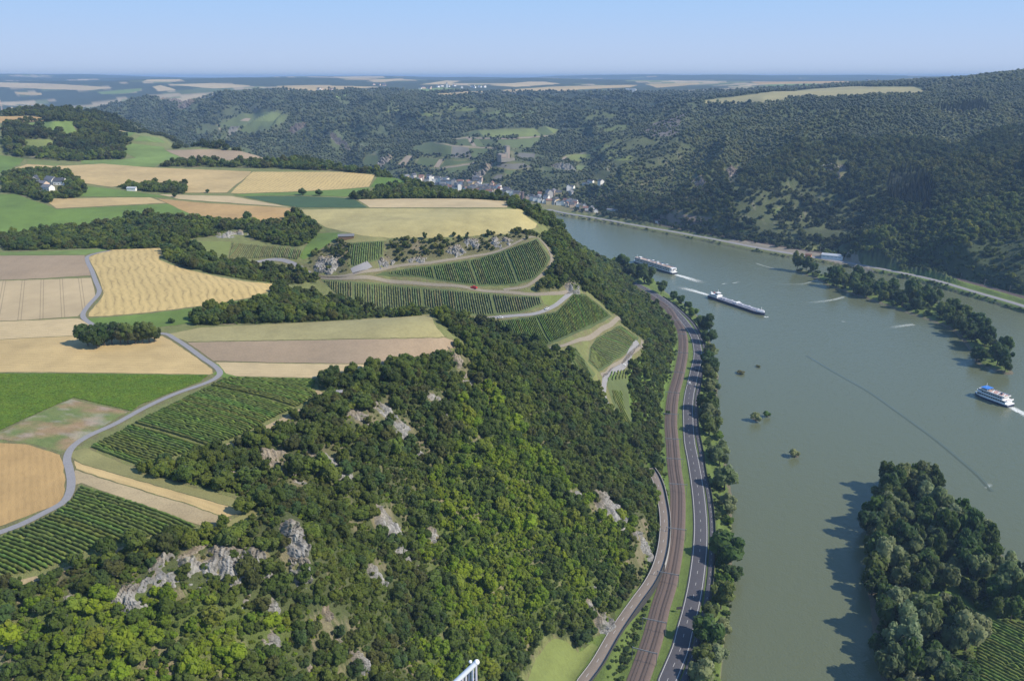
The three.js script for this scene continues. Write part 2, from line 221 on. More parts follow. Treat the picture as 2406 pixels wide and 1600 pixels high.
// dark closed woods on the right-hand hills
W(DARK, '1640,246; 1750,248; 1860,232; 2160,224; 2230,195; 2420,168; 2420,300; 2420,420; 2380,480; 2200,520; 2060,560; 1960,585; 1900,560; 1850,480; 1750,440; 1650,420; 1560,400; 1540,380; 1600,320', 3600);
W(DARK, '2420,370; 2250,420; 2120,490; 1960,580; 2100,615; 2300,665; 2420,700', 1700);
W(BARE, '1700,400; 1735,392; 1740,425; 1712,440', 2200); W(BARE, '1960,398; 1985,385; 1990,425; 1968,430', 2000); W(THIN, '1560,330; 1600,350; 1580,420; 1530,440; 1500,400', 2400);
W(CONIFER, '2085,408; 2120,400; 2180,415; 2200,470; 2190,500; 2110,480; 2085,470', 1900);
W(CONIFER, '2190,260; 2310,240; 2330,262; 2230,268', 2600);
W(THIN, '1300,470; 1330,390; 1420,340; 1480,310; 1600,330; 1640,360; 1560,400; 1500,420; 1440,450; 1380,470', 2700);
W(THIN, '1640,470; 1720,450; 1860,430; 1950,450; 2040,500; 2030,545; 1960,565; 1830,560; 1740,535; 1660,515', 1750);
W(THIN, '1230,300; 1180,300; 1000,300; 900,290; 950,250; 1060,230; 1200,260; 1330,240; 1340,270', 3600);
W(THIN, '500,250; 650,232; 720,260; 680,300; 560,330; 480,300', 3900);
W(FIELD, '950,418; 1050,422; 1130,432; 1215,455; 1240,466; 1300,474; 1400,492; 1420,505; 1290,492; 1200,470; 1100,460; 1000,445', 2600, 1500);
W(FIELD, '1375,425; 1425,424; 1428,440; 1378,442', 2600, 1500); W(FIELD, '1176,374; 1180,352; 1208,352; 1206,374', 2600, 1500); W(THIN, '1110,400; 1180,392; 1240,365; 1260,400; 1200,420; 1130,425', 2600, 1500);
// wooded plateau edges and hills this side of the river
W(WOOD, '0,262; 90,259; 168,258; 230,282; 290,322; 312,345; 282,354; 288,374; 190,380; 100,376; 50,372; 0,362', 2050);
W(WOOD, '330,322; 380,318; 480,338; 520,350; 600,358; 700,368; 780,385; 880,405; 950,428; 900,420; 700,385; 600,362; 470,347; 400,332', 1500);
W(WOOD, '368,392; 385,384; 420,382; 560,384; 700,382; 760,396; 885,412; 935,416; 960,430; 1060,455; 1190,470; 1200,477; 1100,472; 860,472; 810,468; 875,455; 890,442; 955,438; 935,418; 880,410; 800,403; 600,395', 1500);
W(WOOD, '930,420; 960,432; 1060,457; 1195,474; 1100,462; 1000,440', 1700);
W(WOOD, '0,412; 50,405; 150,405; 192,440; 186,462; 150,470; 110,478; 80,468; 40,458; 0,452', 1250);
W(FIELD, '88,438; 100,428; 128,426; 152,436; 146,452; 130,462; 92,460', 1250);
W(WOOD, '268,440; 300,436; 430,436; 430,456; 330,450', 1250);
W(WOOD, '0,558; 60,552; 90,542; 200,538; 290,520; 335,502; 400,515; 480,520; 590,525; 600,545; 545,540; 500,555; 440,562; 420,575; 398,586; 250,588; 235,583; 0,590', 900);
W(WOOD, '580,522; 650,520; 700,505; 748,540; 735,565; 700,582; 640,575; 585,560', 900);
W(WOOD, '378,602; 400,578; 430,570; 470,595; 505,615; 530,620; 590,622; 640,632; 700,642; 748,648; 752,662; 700,668; 672,668; 600,660; 520,648; 440,630; 395,615', 720);
W(WOOD, '440,757; 470,737; 560,727; 600,717; 640,692; 680,668; 720,662; 755,668; 785,692; 832,722; 920,732; 1000,728; 1022,742; 900,747; 700,758; 470,765', 640);
W(SCRUB, '715,628; 740,588; 790,565; 815,572; 815,600; 822,640; 740,642', 740);
W(SCRUB, '905,566; 1020,563; 1190,553; 1262,538; 1295,536; 1250,562; 1180,588; 1020,614; 912,628; 905,610', 780);
W(WOOD, '1180,480; 1208,476; 1240,490; 1290,507; 1350,575; 1420,650; 1480,690; 1518,705; 1560,752; 1585,790; 1590,850; 1575,900; 1560,950; 1555,1050; 1532,1062; 1478,1012; 1472,920; 1490,870; 1512,826; 1515,800; 1455,756; 1412,712; 1378,688; 1340,676; 1300,690; 1260,684; 1292,640; 1300,605; 1270,560; 1300,536; 1265,526; 1240,508', 1400);
for (let j = 0; j < NV; j++) for (let i = 0; i < NU; i++) { const g = gs[j], x = (U0 + DU * i) * g, o = j * NU + i; if (x > 40 && g > 860 && g < 1900 && x < 420 && Hm[o] > 9 && Hm[o] < 146 && LC[o] !== WOOD && LC[o] !== FIELD && segDist(riverP, x, g, true)[0] < 420) LC[o] = WOOD; }
W(WOOD, '1160,760; 1190,784; 1240,811; 1275,822; 1300,828; 1328,828; 1350,867; 1376,894; 1402,905; 1418,935; 1438,978; 1478,1014; 1540,1100; 1400,985; 1300,905; 1200,835; 1130,780', 690);
W(WOOD, '0,1378; 60,1362; 110,1348; 200,1318; 260,1295; 340,1277; 440,1264; 500,1248; 545,1225; 575,1205; 590,1190; 560,1165; 430,1137; 330,1112; 308,1092; 330,1100; 400,1088; 490,1062; 570,1034; 640,1002; 720,967; 775,940; 762,915; 742,897; 790,884; 870,880; 930,866; 1000,850; 1060,834; 1098,812; 1065,790; 1042,765; 1015,736; 1080,748; 1130,768; 1180,800; 1230,835; 1290,885; 1340,920; 1400,960; 1440,985; 1530,1080; 1540,1110; 1545,1180; 1545,1230; 1530,1290; 1500,1370; 1440,1440; 1395,1500; 1360,1530; 1330,1500; 1290,1495; 1270,1500; 1220,1600; 1200,1700; 600,1750; 0,1750', 640);
W(BRIGHT, '150,1400; 420,1380; 520,1420; 700,1480; 620,1600; 0,1700; 0,1500; 60,1420', 640);
W(BRIGHT, '1150,900; 1250,1050; 1330,1130; 1450,1200; 1500,1260; 1440,1400; 1290,1470; 1180,1600; 950,1600; 1000,1350; 950,1250; 1020,1120; 1080,1050; 1060,960', 640);
// the open, rocky places in the wood: place in the photograph, half size, how far the rock stands out
const ROCKS = [
  [690, 1258, 38, 52, 5, 'tall grey cliff block standing out left of the foreground wood', { rag: 1 }],
  [705, 1335, 30, 42, 5, 'lower grey face of the tall cliff, under its top block', { rag: 1 }],
  [530, 1322, 58, 42, 4, 'pale rounded rock with dark cracks left of the tall cliff', { rag: .95 }],
  [605, 1325, 30, 38, 3.5, 'grey rock rib between the rounded rock and the tall cliff', { rag: .9 }],
  [400, 1332, 50, 32, 3.2, 'whitish rock ledge below the lower left vineyard path'],
  [455, 1345, 30, 34, 3.2, 'small whitish rock point right of the ledge'],
  [305, 1405, 48, 32, 3.2, 'grey slab at the lower end of the rock spur'],
  [352, 1368, 46, 26, 2.4, 'narrow tan rock spur running down to the grey slab'],
  [470, 1296, 60, 13, 1.8, 'tan dry ledge along the plateau edge above the rounded rock', { tone: [.33, .285, .22], rag: .8 }],
  [60, 1422, 24, 16, 2, 'small pale rock near the left edge'],
  [170, 1402, 26, 12, 1.6, 'reddish broken rock strip at left among trees'],
  [905, 1238, 44, 52, 3.6, 'large whitish rock slope in the middle of the wood', { rag: .8 }],
  [880, 1342, 30, 26, 3, 'whitish rock below the large rock slope'],
  [1020, 1262, 18, 26, 2.5, 'small grey rock right of the large rock slope'],
  [1000, 1332, 32, 14, 2, 'thin pale ledge below the small grey rock'],
  [655, 1082, 46, 36, 2.6, 'tan crumbling scarp above the strip field end', { tone: [.33, .285, .22], rag: .75 }],
  [545, 1120, 26, 20, 2, 'small tan scarp at the wood edge by the strip field', { tone: [.33, .28, .21] }],
  [760, 1088, 40, 30, 2.4, 'grey broken slope right of the tan scarp'],
  [800, 1125, 46, 18, 2.2, 'whitish rubble strip below the grey broken slope'],
  [700, 1150, 60, 12, 1.5, 'pale thin ledge crossing the wood'],
  [845, 985, 34, 34, 2.8, 'whitish rock gully below the shed', { tone: [.34, .31, .265] }],
  [905, 968, 26, 36, 2.8, 'whitish rock head right of the rock gully'],
  [940, 1010, 34, 26, 2.4, 'grey rock tail below the rock head'],
  [1025, 938, 32, 26, 2.4, 'pale rocks high in the wood under the brown field'],
  [1082, 862, 24, 40, 2.6, 'tan rock scar below the rim of the brown field', { tone: [.34, .295, .23] }],
  [1122, 1040, 14, 24, 2, 'small pale rock in the middle of the wood'],
  [1095, 905, 22, 14, 1.8, 'tiny pale rock right of the rock head'],
  [980, 1065, 30, 10, 1.4, 'thin pale ledge in the upper wood'],
  [1430, 1196, 56, 28, 4.2, 'broad grey rock with a flat top above the tan road', { rag: 1 }],
  [1348, 1162, 24, 16, 3, 'small flat grey rock left of the broad one', { rag: 1 }],
  [1505, 1270, 22, 80, 3.2, 'long grey rock face right beside the tan road', { rag: .78 }],
  [1420, 1468, 34, 24, 3.4, 'grey rock bluff at the foot of the slope by the tan road', { rag: .9 }],
  [1395, 1370, 10, 30, 1.8, 'narrow grey rock low on the slope'],
  [1388, 1425, 12, 16, 1.8, 'tiny grey rock above the bluff'],
  [640, 1425, 18, 22, 2, 'small grey rock under the tall cliff foot'],
  [590, 1410, 40, 12, 1.6, 'pale slanting ledge under the rounded rock'],
  [780, 1460, 46, 40, 2.4, 'tan broken scree at the bottom of the wood', { tone: [.30, .255, .20], rag: .62 }],
  [845, 1555, 22, 30, 3, 'whitish rock at the bottom edge of the picture'],
  [700, 1560, 60, 34, 2.2, 'tan scree patch at the bottom edge', { tone: [.30, .255, .20], rag: .58 }],
  [640, 1510, 30, 26, 2, 'grey broken rock above the bottom scree', { rag: .65 }],
  [1190, 1120, 10, 8, 1.2, 'tiny white rock in the right part of the wood'],
  [1072, 590, 26, 16, 4, 'pale block of the rock face above the uppermost vineyard', { gmax: 780 }],
  [1110, 572, 22, 16, 4, 'pale rock face in the middle of the rim above the vineyard', { gmax: 780 }],
  [1180, 570, 30, 16, 4, 'pale rock face at the right end of the rim above the vineyard', { gmax: 780 }],
  [905, 618, 24, 18, 3, 'grey rock beside the forecourt at the lane fork', { gmax: 780 }],
  [985, 612, 30, 10, 2.5, 'low rock band above the narrow lane', { gmax: 780 }],
  [1345, 676, 26, 14, 4, 'pale rock face at the hairpin bend', { gmax: 800 }],
  [768, 622, 40, 26, 5, 'craggy grey rock knob by the lane fork', { gmax: 780, rag: .8 }],
  [545, 552, 42, 12, 4, 'pale quarry face in the wood strip left of the knob', { gmax: 900 }],
  [1975, 400, 10, 18, 12, 'pale rock needle on the right hand hillside', { gmax: 2600, tone: [.32, .29, .27] }],
  [1720, 405, 14, 14, 10, 'reddish rocks on the right hand hillside', { gmax: 2600, tone: [.32, .27, .24] }],
  [1640, 425, 14, 26, 12, 'pale cliff low on the right hand hillside', { gmax: 2600, tone: [.3, .27, .25] }],
  [1970, 415, 6, 10, 8, 'small rock beside the pale rock needle', { gmax: 2600 }],
  [1130, 412, 10, 26, 16, 'grey crag under the castle', { gmax: 2600, tone: [.3, .28, .26] }],
  [1325, 395, 22, 12, 12, 'pale crag right of the castle hill', { gmax: 2600 }],
  [905, 380, 10, 16, 14, 'grey cliff among the far vineyards', { gmax: 2800, tone: [.3, .28, .26] }],
  [790, 330, 16, 24, 14, 'dark crag on the far valley side', { gmax: 3600, tone: [.22, .2, .2] }],
  [400, 225, 40, 14, 20, 'brownish crags at the top of the far valley side', { gmax: 4500, tone: [.24, .2, .18] }],
  [700, 300, 20, 14, 16, 'brown rocks on the far ridge', { gmax: 3800, tone: [.24, .2, .18] }],
  [440, 250, 30, 16, 20, 'brown cliff band on the far left valley side', { gmax: 4500, tone: [.22, .19, .18] }],
];
const onRock = (px, py, z) => ROCKS.some((q) => (z > 900) === ((q[6] || {}).gmax > 1000) && ((px - q[0]) / q[2]) ** 2 + ((py - q[1]) / q[3]) ** 2 < .8);
for (const [a, b, ra, rb] of [[690, 1300, 28, 60], [650, 1090, 60, 30], [770, 1080, 60, 40], [880, 985, 40, 40], [960, 1010, 40, 35], [905, 1240, 42, 60], [480, 1320, 80, 24], [400, 1400, 60, 24], [700, 1000, 40, 30], [1090, 860, 26, 26], [1420, 1195, 55, 26], [1350, 1165, 24, 14], [1500, 1290, 26, 90], [1415, 1470, 34, 26], [620, 1310, 30, 24], [760, 1480, 60, 60], [840, 1560, 40, 40], [1020, 940, 26, 22], [760, 1150, 46, 16], [690, 1140, 50, 14], [1020, 1260, 20, 26], [880, 1330, 24, 20], [1125, 1040, 18, 20], [60, 1420, 40, 16], [170, 1400, 40, 12]])
  W(BARE, Array.from({ length: 14 }, (_, k) => [a + .8 * ra * Math.cos(k / 7 * Math.PI) * (1 + .9 * noise(k * 1.7, a)), b + .8 * rb * Math.sin(k / 7 * Math.PI) * (1 + .9 * noise(k * 1.7, b))]), 640);

// ---------------------------------------------------------------- fields, meadows and paths: sheets cut along the ground's own triangles
const GN = new Float32Array(NU * NV * 3);
const gp = (o) => { const j = Math.floor(o / NU), i = o % NU; return [(U0 + DU * i) * gs[j], Hm[o], -gs[j]]; };
function groundNormals() {
  for (let j = 0; j < NV; j++) for (let i = 0; i < NU; i++) {
    const i0 = Math.max(0, i - 1), i1 = Math.min(NU - 1, i + 1), j0 = Math.max(0, j - 1), j1 = Math.min(NV - 1, j + 1);
    const a = gp(j * NU + i0), b = gp(j * NU + i1), c = gp(j0 * NU + i), d = gp(j1 * NU + i);
    const e = [b[0] - a[0], b[1] - a[1], b[2] - a[2]], f = [d[0] - c[0], d[1] - c[1], d[2] - c[2]];
    let n = [e[1] * f[2] - e[2] * f[1], e[2] * f[0] - e[0] * f[2], e[0] * f[1] - e[1] * f[0]]; const l = Math.hypot(...n) || 1; const o = (j * NU + i) * 3;
    for (let k = 0; k < 3; k++) GN[o + k] = n[k] / l;
  }
}
groundNormals();
const normalAt = (x, g) => { const o = (Math.round(rowOf(g)) * NU + Math.round(colOf(x / g))) * 3; return new THREE.Vector3(GN[o], GN[o + 1], GN[o + 2]); };
// poly in metres (x, g); uv along the angle, in metres over size; warp bends the pattern; shade(x, g) gives a factor or a colour per point
function drape(poly, lift, { angle = 0, size = 10, warp = null, shade = null } = {}) {
  const q = poly.map(toGrid), b = box(q), P = [], NN = [], UV = [], C = [], I = [], ids = new Map(), ca = Math.cos(angle), sa = Math.sin(angle);
  const push = (a, c) => {
    const i = clamp(Math.floor(a), 0, NU - 2), j = clamp(Math.floor(c), 0, NV - 2), fx = a - i, fy = c - j, o = j * NU + i, up = fx + fy <= 1;
    const w = up ? [1 - fx - fy, fx, fy, 0] : [0, 1 - fy, 1 - fx, fx + fy - 1], v = [o, o + 1, o + NU, o + NU + 1]; let p = [0, 0, 0], n = [0, 0, 0];
    for (let k = 0; k < 4; k++) if (w[k]) { const e = gp(v[k]); for (let m = 0; m < 3; m++) { p[m] += w[k] * e[m]; n[m] += w[k] * GN[v[k] * 3 + m]; } }
    const l = Math.hypot(...n) || 1; P.push(p[0], p[1] + lift, p[2]); NN.push(n[0] / l, n[1] / l, n[2] / l);
    let s = p[0] * ca + p[2] * sa, t = -p[0] * sa + p[2] * ca; if (warp) s += warp(s, t); UV.push(s / size, t / size);
    if (shade) { const f = shade(p[0], -p[2]); C.push(...(Array.isArray(f) ? f : [f, f, f])); }
    return P.length / 3 - 1;
  };
  const i0 = Math.max(0, Math.floor(b[0])), i1 = Math.min(NU - 2, Math.floor(b[2])), j0 = Math.max(0, Math.floor(b[1])), j1 = Math.min(NV - 2, Math.floor(b[3]));
  const crossed = new Set();
  for (let k = 0; k < q.length; k++) { const a = q[k], c = q[(k + 1) % q.length], n = Math.ceil(Math.hypot(c[0] - a[0], c[1] - a[1]) * 6) + 1; for (let m = 0; m <= n; m++) crossed.add(Math.floor(lerp(a[1], c[1], m / n)) * NU + Math.floor(lerp(a[0], c[0], m / n))); }
  const whole = (i, j) => { const o = j * NU + i; if (!ids.has(o)) ids.set(o, push(i, j)); return ids.get(o); };
  const cut = (p, f) => { const o = []; for (let k = 0; k < p.length; k++) { const a = p[k], c = p[(k + 1) % p.length], fa = f(a), fc = f(c); if (fa >= 0) o.push(a); if ((fa > 0 && fc < 0) || (fa < 0 && fc > 0)) { const t = fa / (fa - fc); o.push([lerp(a[0], c[0], t), lerp(a[1], c[1], t)]); } } return o; };
  for (let j = j0; j <= j1; j++) for (let i = i0; i <= i1; i++) {
    if (!crossed.has(j * NU + i)) { if (inside(q, i + .5, j + .5)) { const a = whole(i, j), c = whole(i + 1, j), d = whole(i, j + 1), e = whole(i + 1, j + 1); I.push(a, c, d, c, e, d); } continue; }
    let cell = q; cell = cut(cell, (p) => p[0] - i); cell = cut(cell, (p) => i + 1 - p[0]); cell = cut(cell, (p) => p[1] - j); cell = cut(cell, (p) => j + 1 - p[1]);
    if (cell.length < 3) continue;
    for (const s of [1, -1]) {
      const t = cut(cell, (p) => s * (i + j + 1 - p[0] - p[1])).filter((p, k, l) => { const n = l[(k + 1) % l.length]; return Math.hypot(p[0] - n[0], p[1] - n[1]) > 1e-4; });
      if (t.length < 3) continue;
      const cx = t.map(([a, c]) => new THREE.Vector2(a, c)), at0 = t.map(([a, c]) => push(clamp(s > 0 ? a : a, i, i + .99999), clamp(c, j, j + .99999)));
      for (const f of THREE.ShapeUtils.triangulateShape(cx, [])) { const [A, B, D] = f.map((k) => cx[k]); if ((B.x - A.x) * (D.y - A.y) - (B.y - A.y) * (D.x - A.x) > 0) I.push(at0[f[0]], at0[f[1]], at0[f[2]]); else I.push(at0[f[0]], at0[f[2]], at0[f[1]]); }
    }
  }
  const ge = new THREE.BufferGeometry();
  ge.setAttribute('position', new THREE.Float32BufferAttribute(P, 3)); ge.setAttribute('normal', new THREE.Float32BufferAttribute(NN, 3)); ge.setAttribute('uv', new THREE.Float32BufferAttribute(UV, 2));
  if (shade) ge.setAttribute('color', new THREE.Float32BufferAttribute(C, 3));
  ge.setIndex(I); return ge;
}
function ribbon(l, half, offset = 0) { const L = [], Q = []; for (let k = 0; k < l.length; k++) { const a = l[Math.max(0, k - 1)], b = l[Math.min(l.length - 1, k + 1)], dx = b[0] - a[0], dy = b[1] - a[1], n = Math.hypot(dx, dy) || 1, ex = -dy / n, ey = dx / n; L.push([l[k][0] + ex * (offset + half), l[k][1] + ey * (offset + half)]); Q.push([l[k][0] + ex * (offset - half), l[k][1] + ey * (offset - half)]); } return [...L, ...Q.reverse()]; }

// patterns: fine grain in every one, with rows, tramlines or swaths where the photograph shows them
const n16 = pnoise(16, 3), n64 = pnoise(64, 4), n128 = pnoise(128, 9), n8 = pnoise(8, 12);
const T = {
  grain: tile(256, (i, j, n) => .72 + .3 * n128(i / 2, j / 2) + .16 * n16(i / 16, j / 16) - .05),
  rows: tile(512, (i, j, n) => .80 + .12 * n128(i / 4, j / 12) + .045 * Math.sin(i / n * Math.PI * 2 * 9) * n16(i / 32, j / 32) * 2 + .10 * n16(i / 32, j / 64) + .10 * n8(i / 64, j / 64)),
  swath: tile(512, (i, j, n) => { const x = i / n * 8 + .5 * (n16(i / 32, j / 64) - .5), f = x - Math.floor(x), k = n8(Math.floor(x) % 8, j / 128), d = Math.abs(f - .5) * 2; return .80 + .18 * n128(i / 4, j / 8) - (.30 * k * (.3 + 1.2 * n16(i / 64, j / 40)) + .05) * sstep(.5, 1, d) + .10 * sstep(.5, .0, d); }),
  tram: tile(512, (i, j, n) => { const f = i / n, d = Math.min(Math.abs(f - .46), Math.abs(f - .60)); return .86 + .10 * n128(i / 4, j / 4) + .08 * n16(i / 32, j / 32) - .36 * sstep(.026, .008, d); }),
  leafy: tile(256, (i, j, n) => .62 + .42 * n128(i / 2, j / 2) * n64(i / 4, j / 4) * 1.6 + .1 * n16(i / 16, j / 16)),
  coarse: tile(256, (i, j, n) => .6 + .3 * n64(i / 4, j / 4) + .25 * n16(i / 16, j / 16) + .1 * n128(i / 2, j / 2)),
};
const bumpGrain = tile(256, (i, j) => .5 * n128(i / 2, j / 2) + .5 * n64(i / 4, j / 4), false);
const LOOK = {   // colour, pattern, metres per tile, strength of broad variation
  wheat: [[.455, .338, .158], 'rows', 30, .18], pale: [[.475, .372, .208], 'rows', 30, .15], gold: [[.515, .385, .160], 'swath', 42, .10], ripe: [[.335, .253, .165], 'grain', 12, .12], tram: [[.455, .357, .212], 'tram', 12, .12],
  orange: [[.42, .275, .112], 'rows', 22, .18], yellow: [[.425, .365, .160], 'grain', 20, .20], olive: [[.33, .295, .135], 'grain', 20, .15], oliveg: [[.165, .20, .055], 'grain', 14, .25], meadow: [[.125, .20, .034], 'grain', 9, .25], meadow2: [[.165, .24, .055], 'grain', 9, .25], bright: [[.12, .21, .024], 'leafy', 8, .22],
  deepgreen: [[.045, .095, .035], 'rows', 12, .15], fallow: [[.225, .20, .09], 'coarse', 14, .4], vine: [[.078, .108, .036], 'rows', 10, .25], vine2: [[.108, .140, .048], 'rows', 10, .25], earth: [[.30, .245, .185], 'grain', 12, .2], soil: [[.37, .295, .175], 'coarse', 9, .22], verge: [[.255, .245, .095], 'coarse', 7, .3], scree: [[.115, .105, .102], 'coarse', 30, .2], grey: [[.15, .145, .125], 'rows', 14, .2], brownrow: [[.17, .14, .11], 'rows', 16, .2],
};
const lookMat = {};
const matOf = (k) => lookMat[k] ||= new THREE.MeshStandardMaterial({ color: col(...LOOK[k][0]), map: T[LOOK[k][1]], bumpMap: bumpGrain, bumpScale: k === 'bright' ? .35 : .12, roughness: .95, vertexColors: true });
const dirOf = (s) => { const [a, b, c, d] = s, p = at(a, b), q = at(c, d); return Math.atan2(-(q.x - p.x), -(q.g - p.g)); };   // a pattern's v runs along this line
let lift = 0;
const ragged = (p) => p.map(([x, g]) => { const m = Math.min(4, .35 * Math.max(1, g / 400)), f = 5 * Math.max(1, g / 500); return [x + m * 1.6 * noise(x / f, g / f, 3), g + m * 1.6 * noise(x / f, g / f, 60)]; });
function field(name, look, s, dir, label, { code = FIELD, gmax = 26000, gmin = 150, warp = null, extra = null } = {}) {
  const poly = ragged(world(s, gmin, gmax, 6)), amp = LOOK[look][3], seed = R() * 50; paint(poly, code);
  lift = (lift + .004) % .06;
  const far = Math.max(1, poly[0][1] / 900), shade = extra || ((x, g) => 1 + amp * 2 * (fbm(x / (46 * far), g / (46 * far), seed, 3)) + amp * .6 * noise(x / 9, g / 9, seed));
  const d = dir ? dirOf(dir) : 0, m = mesh(name, drape(poly, .05 + lift + (far > 1 ? .1 : 0), { angle: d, size: LOOK[look][2], warp, shade }), matOf(look), scene);
  return tag(m, label, null, null, 'structure');
}
// the near fields
field('stubble_field', 'orange', '-20,1040; 60,1044; 138,1068; 148,1092; 152,1138; 148,1166; 130,1187; 60,1213; -20,1243', [60, 1060, 66, 1200], 'orange tan stubble field at the left edge inside the bend of the farm track');
field('fallow_meadow', 'fallow', '12,1013; 60,985; 165,938; 200,947; 300,968; 240,1002; 185,1036; 158,1056; 145,1062; 60,1040; -20,1030; -20,1022', null, 'weedy fallow meadow with pale blossom between the bright crop and the farm track', { extra: (x, g) => { const a = fbm(x / 18, g / 12, 3), b = fbm(x / 7, g / 5, 9), w = sstep(.06, .3, fbm(x / 12, g / 6, 21) + .05), t = sstep(-.12, .22, a); const q = w * .45; return [lerp(lerp(.65, 1.3, t), 1.9, q) + b * .4, lerp(lerp(.95, 1.02, t), 1.8, q) + b * .3, lerp(lerp(.6, 1.2, t), 3.6, q) + b * .3]; } });
field('crop_field', 'bright', '-20,877; 160,877; 488,881; 470,897; 395,925; 325,953; 308,966; 170,934; 60,983; -20,1020', [100, 890, 20, 1000], 'bright green leafy crop field left of the farm track bend');
field('wheat_field', 'wheat', '-20,800; 60,795; 190,789; 250,786; 380,790; 398,799; 440,827; 498,868; 500,877; 490,880; 160,875; -20,874', [0, 830, 400, 838], 'broad wheat field around the round clump of trees');
field('wheat_field', 'pale', '-20,757; 180,748; 200,757; 228,775; 252,785; 190,788; 60,794; -20,799', [0, 770, 200, 760], 'narrow pinkish wheat strip beside the track, above the clump field');
field('wheat_field', 'tram', '-20,661; 213,653; 220,678; 223,698; 203,719; 182,743; 60,752; -20,755', [97, 662, 95, 745], 'pale wheat field with paired tractor lines left of the track');
field('ripe_field', 'ripe', '-20,601; 198,600; 206,625; 212,647; 100,654; -20,659', [0, 630, 200, 625], 'grey brown ripe field left of the track below the wood strip');
field('meadow', 'meadow2', '-20,593; 150,589; 230,585; 252,588; 205,597; 198,599; -20,600', null, 'thin light green meadow strip under the wood strip');
field('stubble_field', 'gold', '206,604; 230,595; 262,587; 395,582; 386,592; 375,600; 372,610; 400,622; 440,634; 520,652; 580,662; 660,669; 640,681; 600,697; 500,715; 350,734; 260,742; 206,744; 207,736; 228,712; 242,690; 232,660; 218,630', [330, 592, 300, 738], 'golden stubble field striped with curving swaths of straw', { warp: (s, t) => 10 * Math.sin(t / 62 + 1) + 5 * fbm(s / 60, t / 30, 2, 2) });
field('meadow', 'meadow', '205,748; 260,745; 350,737; 500,718; 600,700; 592,712; 560,724; 470,738; 440,756; 470,757; 380,768; 260,776; 235,768; 212,756', null, 'green meadow wedge under the golden striped stubble');
field('wheat_field', 'olive', '385,787; 470,770; 700,759; 900,748; 1010,740; 1026,770; 1045,792; 440,803; 410,792', [400, 790, 1000, 770], 'yellowish wheat field reaching from the clump to the wooded rim');
field('ripe_field', 'ripe', '440,805; 1047,794; 1070,802; 1080,810; 1040,829; 980,844; 925,855; 690,853; 500,848', [450, 825, 1000, 822], 'brown ripe field between two pale fields at the wooded rim');
field('stubble_field', 'pale', '506,851; 690,855; 922,857; 900,867; 870,872; 790,879; 740,888; 540,884; 528,876', [520, 866, 860, 870], 'pale stubble strip directly above the large vineyard');
field('grass_verge', 'meadow', '500,880; 508,872; 500,852; 512,856; 530,878; 560,886; 738,890; 742,893; 560,893; 528,888', null, 'green verge round the bend of the farm track');
field('grass_verge', 'verge', '150,1068; 200,1052; 300,1094; 340,1112; 430,1140; 545,1170; 600,1194; 579,1201; 545,1191; 341,1133; 191,1089; 172,1078', null, 'grassy bank under the large vineyard');
field('ripe_field', 'wheat', '174,1083; 191,1091; 341,1135; 545,1193; 578,1203; 530,1215; 409,1174; 306,1143; 177,1102', [174, 1090, 545, 1203], 'upper tan strip of ripening plants between the two vineyards');
field('stubble_field', 'soil', '176,1105; 306,1146; 409,1177; 530,1217; 545,1222; 515,1236; 482,1240; 400,1211; 300,1175; 190,1135; 172,1140; 170,1112', [180, 1120, 500, 1228], 'mown tan strip above the lower left vineyard');
field('dirt_path', 'soil', '-20,1378; 110,1348; 200,1318; 255,1292; 340,1272; 430,1258; 480,1243; 490,1248; 440,1268; 340,1284; 262,1302; 200,1326; 110,1358; -20,1394', null, 'tan earth path below the lower left vineyard');
field('dirt_path', 'soil', '345,1102; 400,1086; 480,1062; 560,1034; 620,1002; 700,963; 764,938; 752,930; 735,922; 745,916; 772,930; 768,946; 705,973; 630,1010; 570,1042; 490,1070; 400,1096', null, 'tan earth path along the lower edge of the large vineyard');
field('grass_verge', 'verge', '545,1222; 579,1203; 600,1196; 612,1208; 560,1235; 520,1250; 490,1247; 484,1241; 515,1236', null, 'dry grass corner by the cliff top');
field('meadow', 'oliveg', '1296,1500; 1330,1504; 1360,1534; 1392,1512; 1404,1520; 1365,1575; 1340,1620; 1232,1620; 1262,1545', null, 'bright green riverside meadow at the foot of the wooded slope', { gmax: 640 });
// headland and the farmland behind it
field('meadow', 'meadow', '-20,457; 36,456; 76,472; 104,480; 130,492; 393,479; 450,505; 420,507; 335,504; 290,520; 200,537; 90,543; 60,552; -20,558', null, 'large green meadow before the farm', { gmax: 1100 });
field('wheat_field', 'wheat', '101,467; 350,464; 388,477; 130,490', [110, 470, 360, 468], 'small tan field right of the farm');
field('meadow', 'meadow', '191,436; 250,443; 324,452; 410,465; 352,463; 186,462; 192,450', null, 'green paddock beside the farm trees');
field('wheat_field', 'wheat', '10,404; 61,386; 150,390; 238,385; 357,394; 590,403; 586,410; 530,453; 430,453; 432,438; 300,434; 260,440; 195,430; 150,404; 60,404', [240, 390, 500, 440], 'wide wheat field above the farm', { gmax: 1400 });
field('stubble_field', 'gold', '593,404; 802,404; 880,411; 868,439; 800,445; 700,450; 560,455; 541,454', [800, 410, 760, 445], 'striped straw coloured field on the headland skyline', { gmax: 1400 });
field('meadow', 'bright', '886,416; 930,418; 955,429; 945,437; 870,440', null, 'small bright green patch at the end of the striped headland field', { gmax: 1300 });
field('meadow', 'meadow', '545,457; 700,451; 868,441; 872,455; 810,462; 700,459; 570,461', null, 'thin green strip below the striped headland field');
field('crop_field', 'deepgreen', '570,462; 700,461; 802,465; 835,470; 862,488; 700,488; 640,477', null, 'dark green crop field on the headland');
field('wheat_field', 'pale', '840,469; 950,467; 1100,467; 1200,474; 1192,488; 870,488', [850, 478, 1190, 480], 'pale beige field behind the yellow one', { gmax: 1100 });
